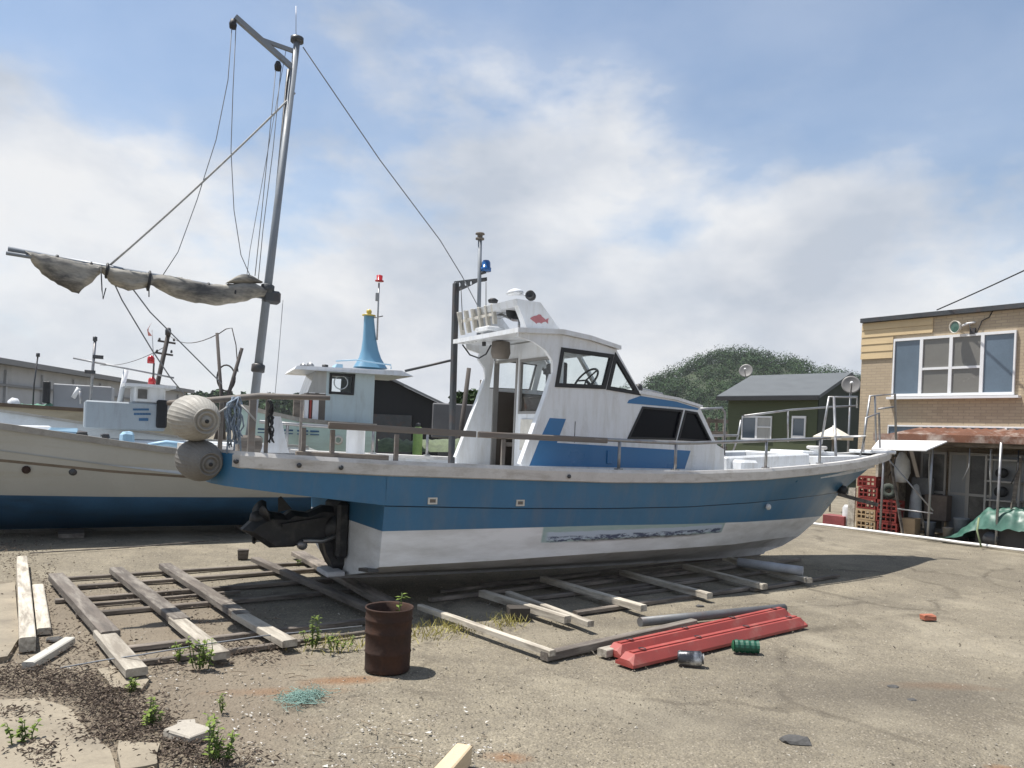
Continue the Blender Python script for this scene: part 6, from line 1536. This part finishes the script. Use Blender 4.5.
WD = [(203, 668, .22, 9, .13, .06, 'bushy green weed at the end of the second cross timber'), (312, 648, .24, 7, .10, .055, 'tall green weed left of the rusty pail'), (336, 650, .13, 7, .14, .045, 'low yellow green weed between the tall weed and the rusty pail'),
 (131, 692, .09, 6, .05, .04, 'small green weed by the end of the leftmost cross timber'), (151, 727, .14, 7, .05, .045, 'upright green weed in the debris at lower left'), (214, 764, .22, 9, .09, .05, 'leafy green weed at the bottom edge by the stone slab'), (222, 712, .13, 3, .03, .03, 'thin weed on bare ground left of the green net scrap'),
 (22, 745, .12, 5, .10, .05, 'straggly dull weed at the lower left corner'), (720, 556, .13, 8, .10, .05, 'green weed under the fore part of the blue hull'), (180, 660, .12, 5, .07, .045, 'small weed just left of the bushy weed by the second cross timber'), (300, 565, .08, 4, .08, .03, 'low weed behind the slip frame beneath the drive')]
for k, (px, py, h, n, sp_, sz, lb_) in enumerate(WD): weed('weed', lb_, G(px, py), h * 1.05, n, sp_, sz * .6, 20 + k, leaves=18)
# dry grass patch by the pail: too fine to count
rr_ = random.Random(77); q = []
for k in range(900):
    px, py = rr_.choice([(rr_.gauss(432, 20), rr_.gauss(633, 5)), (rr_.gauss(400, 16), rr_.gauss(638, 4)), (rr_.gauss(335, 22), rr_.gauss(645, 5)), (rr_.gauss(508, 8), rr_.gauss(622, 4)), (rr_.gauss(455, 14), rr_.gauss(628, 3))])
    p = G(px, py); a = rr_.uniform(0, 6.28); h = rr_.uniform(.02, .07); w = Vector((math.cos(a), math.sin(a), 0)) * .004; tip = p + Vector((rr_.gauss(0, .03), rr_.gauss(0, .03), h))
    q += [p - w, p + w, tip + w * .3, tip - w * .3]
tag(quads_obj('dry_grass', np.array([tuple(v) for v in q]), m_dry), 'short yellowing grass growing around the foot of the rusty pail', 'grass', kind='stuff')

# scrap of green net
rr_ = random.Random(31); mb_ = MB(); c_ = G(303, 699)
for k in range(130):
    a = rr_.gauss(0, .045), rr_.gauss(0, .05); pts = []
    x, y = c_.x + a[0], c_.y + a[1] + a[0] * .25
    for j in range(6):
        pts.append((x, y, .008 + abs(rr_.gauss(0, .012)))); x += rr_.gauss(0, .03); y += rr_.gauss(0, .03)
    mb_.tube(pts, .0015, 3, caps=False)
tag(mb_.build('net_scrap', mat('turquoise net twine', (.20, .32, .28), .8, var=.25, scale=10, bump=0), fix=False), 'scrap of turquoise fishing net on the ground left of the rusty pail', 'net')
tag(MB().tube([G(60, 668, .03), G(105, 660, .05), G(140, 655, .12), G(200, 645, .1), G(262, 636, .08), G(362, 626, .06)], .005, 5).build('wire', m_line), 'thin wire stretched along the front of the slip frame', 'wire')
tag(MB().tube([G(30, 553, .02), G(120, 548, .02), G(220, 540, .02)], .008, 5).build('ground_cord', m_darkwood_shade), 'thin dark cord on the ground before the white open boat', 'cord')

# broken, paler slabs of concrete showing through the soil at the lower left
m_slab = mat('worn tan concrete', (.25, .215, .16), .92, var=.2, scale=3, bump=.5, fine=50, dirt=((.12, .1, .075), .6, 3, (1, 1, 1)))
for k, (poly, lb_) in enumerate((([(-30, 704), (40, 700), (72, 712), (88, 735), (112, 752), (118, 790), (-30, 790)], 'flat tan broken concrete slab in the lower left corner'), ([(98, 672), (118, 668), (150, 682), (142, 692), (112, 690)], 'small tan broken concrete piece by the end of the leftmost cross timber'), ([(118, 745), (160, 748), (158, 768), (120, 775)], 'small tan broken concrete piece left of the flat stone slab'), ([(-20, 590), (14, 585), (20, 640), (8, 660), (-20, 665)], 'tan broken concrete slab left of the long pale beam'))):
    pg_ = []
    for i in range(len(poly)):
        a_, b_ = Vector(poly[i]), Vector(poly[(i + 1) % len(poly)])
        for f in (0, .33, .66):
            q_ = a_.lerp(b_, f); g_ = G(q_.x, q_.y); pg_.append((g_.x + .02 * noise.noise(Vector((g_.x * 9, g_.y * 9, 1))), g_.y + .02 * noise.noise(Vector((g_.x * 9, g_.y * 9, 5)))))
    tag(MB().plate(pg_, [], lambda p, q, t: (p, q, t - .03), .045 + .004 * k).build('concrete_slab', m_slab), lb_, 'slab')

# ------------------------------------------------------------------ loose stones, shells and seaweed litter (nobody could count it)
def scatter_mesh(name, pts, sizes, m, flat=.5, seed=1, tilt=.5, el=1.0):
    r_ = np.random.default_rng(seed); n = len(pts)
    base = np.array([(1, 0, 0), (-.5, .87, 0), (-.5, -.87, 0), (.15, .1, 1), (-.1, 0, -.6)], float)
    tri = np.array([(0, 1, 3), (1, 2, 3), (2, 0, 3), (1, 0, 4), (2, 1, 4), (0, 2, 4)])
    V = np.repeat(base[None], n, 0) * (1 + r_.uniform(-.35, .35, size=(n, 5, 3)))
    V[:, :, 2] *= flat
    th = r_.uniform(0, 6.28, n); c, s = np.cos(th)[:, None], np.sin(th)[:, None]
    x, y = V[:, :, 0].copy(), V[:, :, 1].copy() * r_.uniform(.45, 1, (n, 1)) / el; x = x * el
    V[:, :, 0] = x * c - y * s; V[:, :, 1] = x * s + y * c
    V[:, :, 2] += V[:, :, 0] * r_.normal(0, tilt, (n, 1))
    V = V * np.array(sizes)[:, None, None] + np.array(pts)[:, None, :]
    F_ = (tri[None] + (np.arange(n) * 5)[:, None, None]).reshape(-1, 3)
    me = bpy.data.meshes.new(name); me.from_pydata(V.reshape(-1, 3).tolist(), [], F_.tolist()); me.materials.append(m)
    o = bpy.data.objects.new(name, me); col.objects.link(o)
    return o
def litter_mat(name, cols, rough=.9):
    m = bpy.data.materials.new(name); m.use_nodes = True; nt = m.node_tree; b = nt.nodes['Principled BSDF']
    g = nt.nodes.new('ShaderNodeNewGeometry')
    n = len(cols); L(nt, ramp(nt, g.outputs['Random Per Island'], [(i / max(1, n - 1), c) for i, c in enumerate(cols)]), b.inputs['Base Color'])
    b.inputs['Roughness'].default_value = rough; b.inputs['Specular IOR Level'].default_value = .3
    return m
pts, sz = [], []
for k in range(20000):
    Y = 2.9 + 10 * random.random() ** 1.8; X_ = random.uniform(-.75, .75) * Y
    pts.append((X_, Y, -.004)); sz.append(random.uniform(.003, .009) * (1 if random.random() < .93 else 1.9))
tag(scatter_mesh('gravel', pts, sz, litter_mat('gravel stones', [(.10, .09, .08), (.22, .19, .15), (.30, .27, .21), (.20, .17, .13), (.44, .41, .35)]), .55, 3), 'fine loose gravel strewn over the worn yard', 'gravel', kind='stuff')
def blobs(spec, seed):
    r_ = random.Random(seed); P_ = []
    for (px, py, rx, ry, n) in spec:
        for k in range(int(n * .72)):
            x, y = r_.gauss(px, rx), r_.gauss(py, ry)
            if y < 470: continue
            P_.append((x, y))
    return P_
sh_ = blobs([(410, 748, 40, 14, 120), (470, 752, 14, 10, 60), (360, 735, 60, 18, 60), (240, 740, 40, 20, 90), (250, 710, 30, 16, 60), (180, 672, 30, 12, 60), (230, 690, 40, 14, 60), (110, 640, 50, 16, 40), (90, 700, 60, 30, 40), (300, 755, 60, 12, 60), (420, 715, 60, 18, 40)], 5)
r_ = random.Random(6)
tag(scatter_mesh('shell_litter', [tuple(G(x, y) + Vector((0, 0, .004))) for x, y in sh_], [r_.uniform(.003, .013) * (1.6 if r_.random() < .08 else 1) for _ in sh_], litter_mat('broken shell', [(.46, .44, .40), (.60, .58, .54), (.32, .29, .25), (.50, .46, .40)], .6), .25, 4, .25), 'broken white shells and chips littering the foreground', 'shells', kind='stuff')
db_ = blobs([(20, 680, 30, 9, 1500), (75, 688, 22, 10, 1500), (105, 700, 14, 8, 800), (120, 712, 22, 12, 1100), (110, 735, 22, 7, 800), (150, 728, 18, 14, 900), (30, 600, 14, 22, 350), (60, 640, 18, 16, 350), (10, 560, 14, 12, 300), (190, 755, 22, 10, 800), (235, 762, 25, 6, 300), (250, 655, 30, 6, 350), (45, 760, 10, 6, 200), (10, 715, 14, 4, 200), (165, 598, 22, 4, 200), (40, 750, 18, 8, 160), (95, 650, 20, 10, 250), (170, 600, 30, 6, 260), (120, 590, 30, 8, 160), (245, 650, 22, 5, 260), (165, 672, 26, 6, 260), (20, 545, 22, 8, 350), (215, 622, 26, 6, 160), (45, 590, 6, 20, 260)], 8)
r_ = random.Random(9)
P3 = []
for x, y in db_:
    g = G(x, y); P3.append((g.x, g.y, max(0, .012 + .018 * noise.noise(Vector((g.x * 5, g.y * 5, 0)))) + r_.random() ** 2 * .03))
tag(scatter_mesh('seaweed_litter', P3, [r_.uniform(.003, .014) for _ in P3], litter_mat('dry seaweed', [(.05, .037, .028), (.11, .082, .062), (.16, .125, .095), (.075, .055, .042), (.22, .175, .135)]), .5, 5, .5, 1.7), 'dark brown dried seaweed and bark litter at the left of the yard', 'litter', kind='stuff')
tw_ = blobs([(80, 700, 50, 25, 60), (150, 745, 40, 16, 40), (400, 750, 50, 12, 25), (220, 660, 60, 20, 30)], 11); r_ = random.Random(12); mb_ = MB()
for x, y in tw_:
    g = G(x, y, .012); a = r_.uniform(0, 6.28); l_ = r_.uniform(.03, .12); mb_.tube([g, g + Vector((math.cos(a) * l_ * .5, math.sin(a) * l_ * .5, r_.uniform(0, .01))), g + Vector((math.cos(a + .3) * l_, math.sin(a + .3) * l_, 0))], .0028, 4)
tag(mb_.build('twigs', mat('dry twigs', (.26, .21, .15), .9, var=.3, scale=9), fix=False), 'dry twigs scattered through the seaweed litter', 'twigs', kind='stuff')

# ------------------------------------------------------------------ thin sea air over the whole place
hz_m = bpy.data.materials.new('thin sea haze'); hz_m.use_nodes = True
hn = hz_m.node_tree; hn.nodes.clear()
pv = hn.nodes.new('ShaderNodeVolumePrincipled'); pv.inputs['Color'].default_value = (.92, .95, 1.0, 1); pv.inputs['Density'].default_value = HAZE; pv.inputs['Anisotropy'].default_value = .2
ho = hn.nodes.new('ShaderNodeOutputMaterial'); L(hn, pv.outputs[0], ho.inputs['Volume'])
if HAZE > 0: tag(MB().box((0, 0, 19.0), (6400, 6400, 44.0)).build('haze', hz_m), 'thin pale sea haze lying over the whole yard', 'haze', kind='stuff')
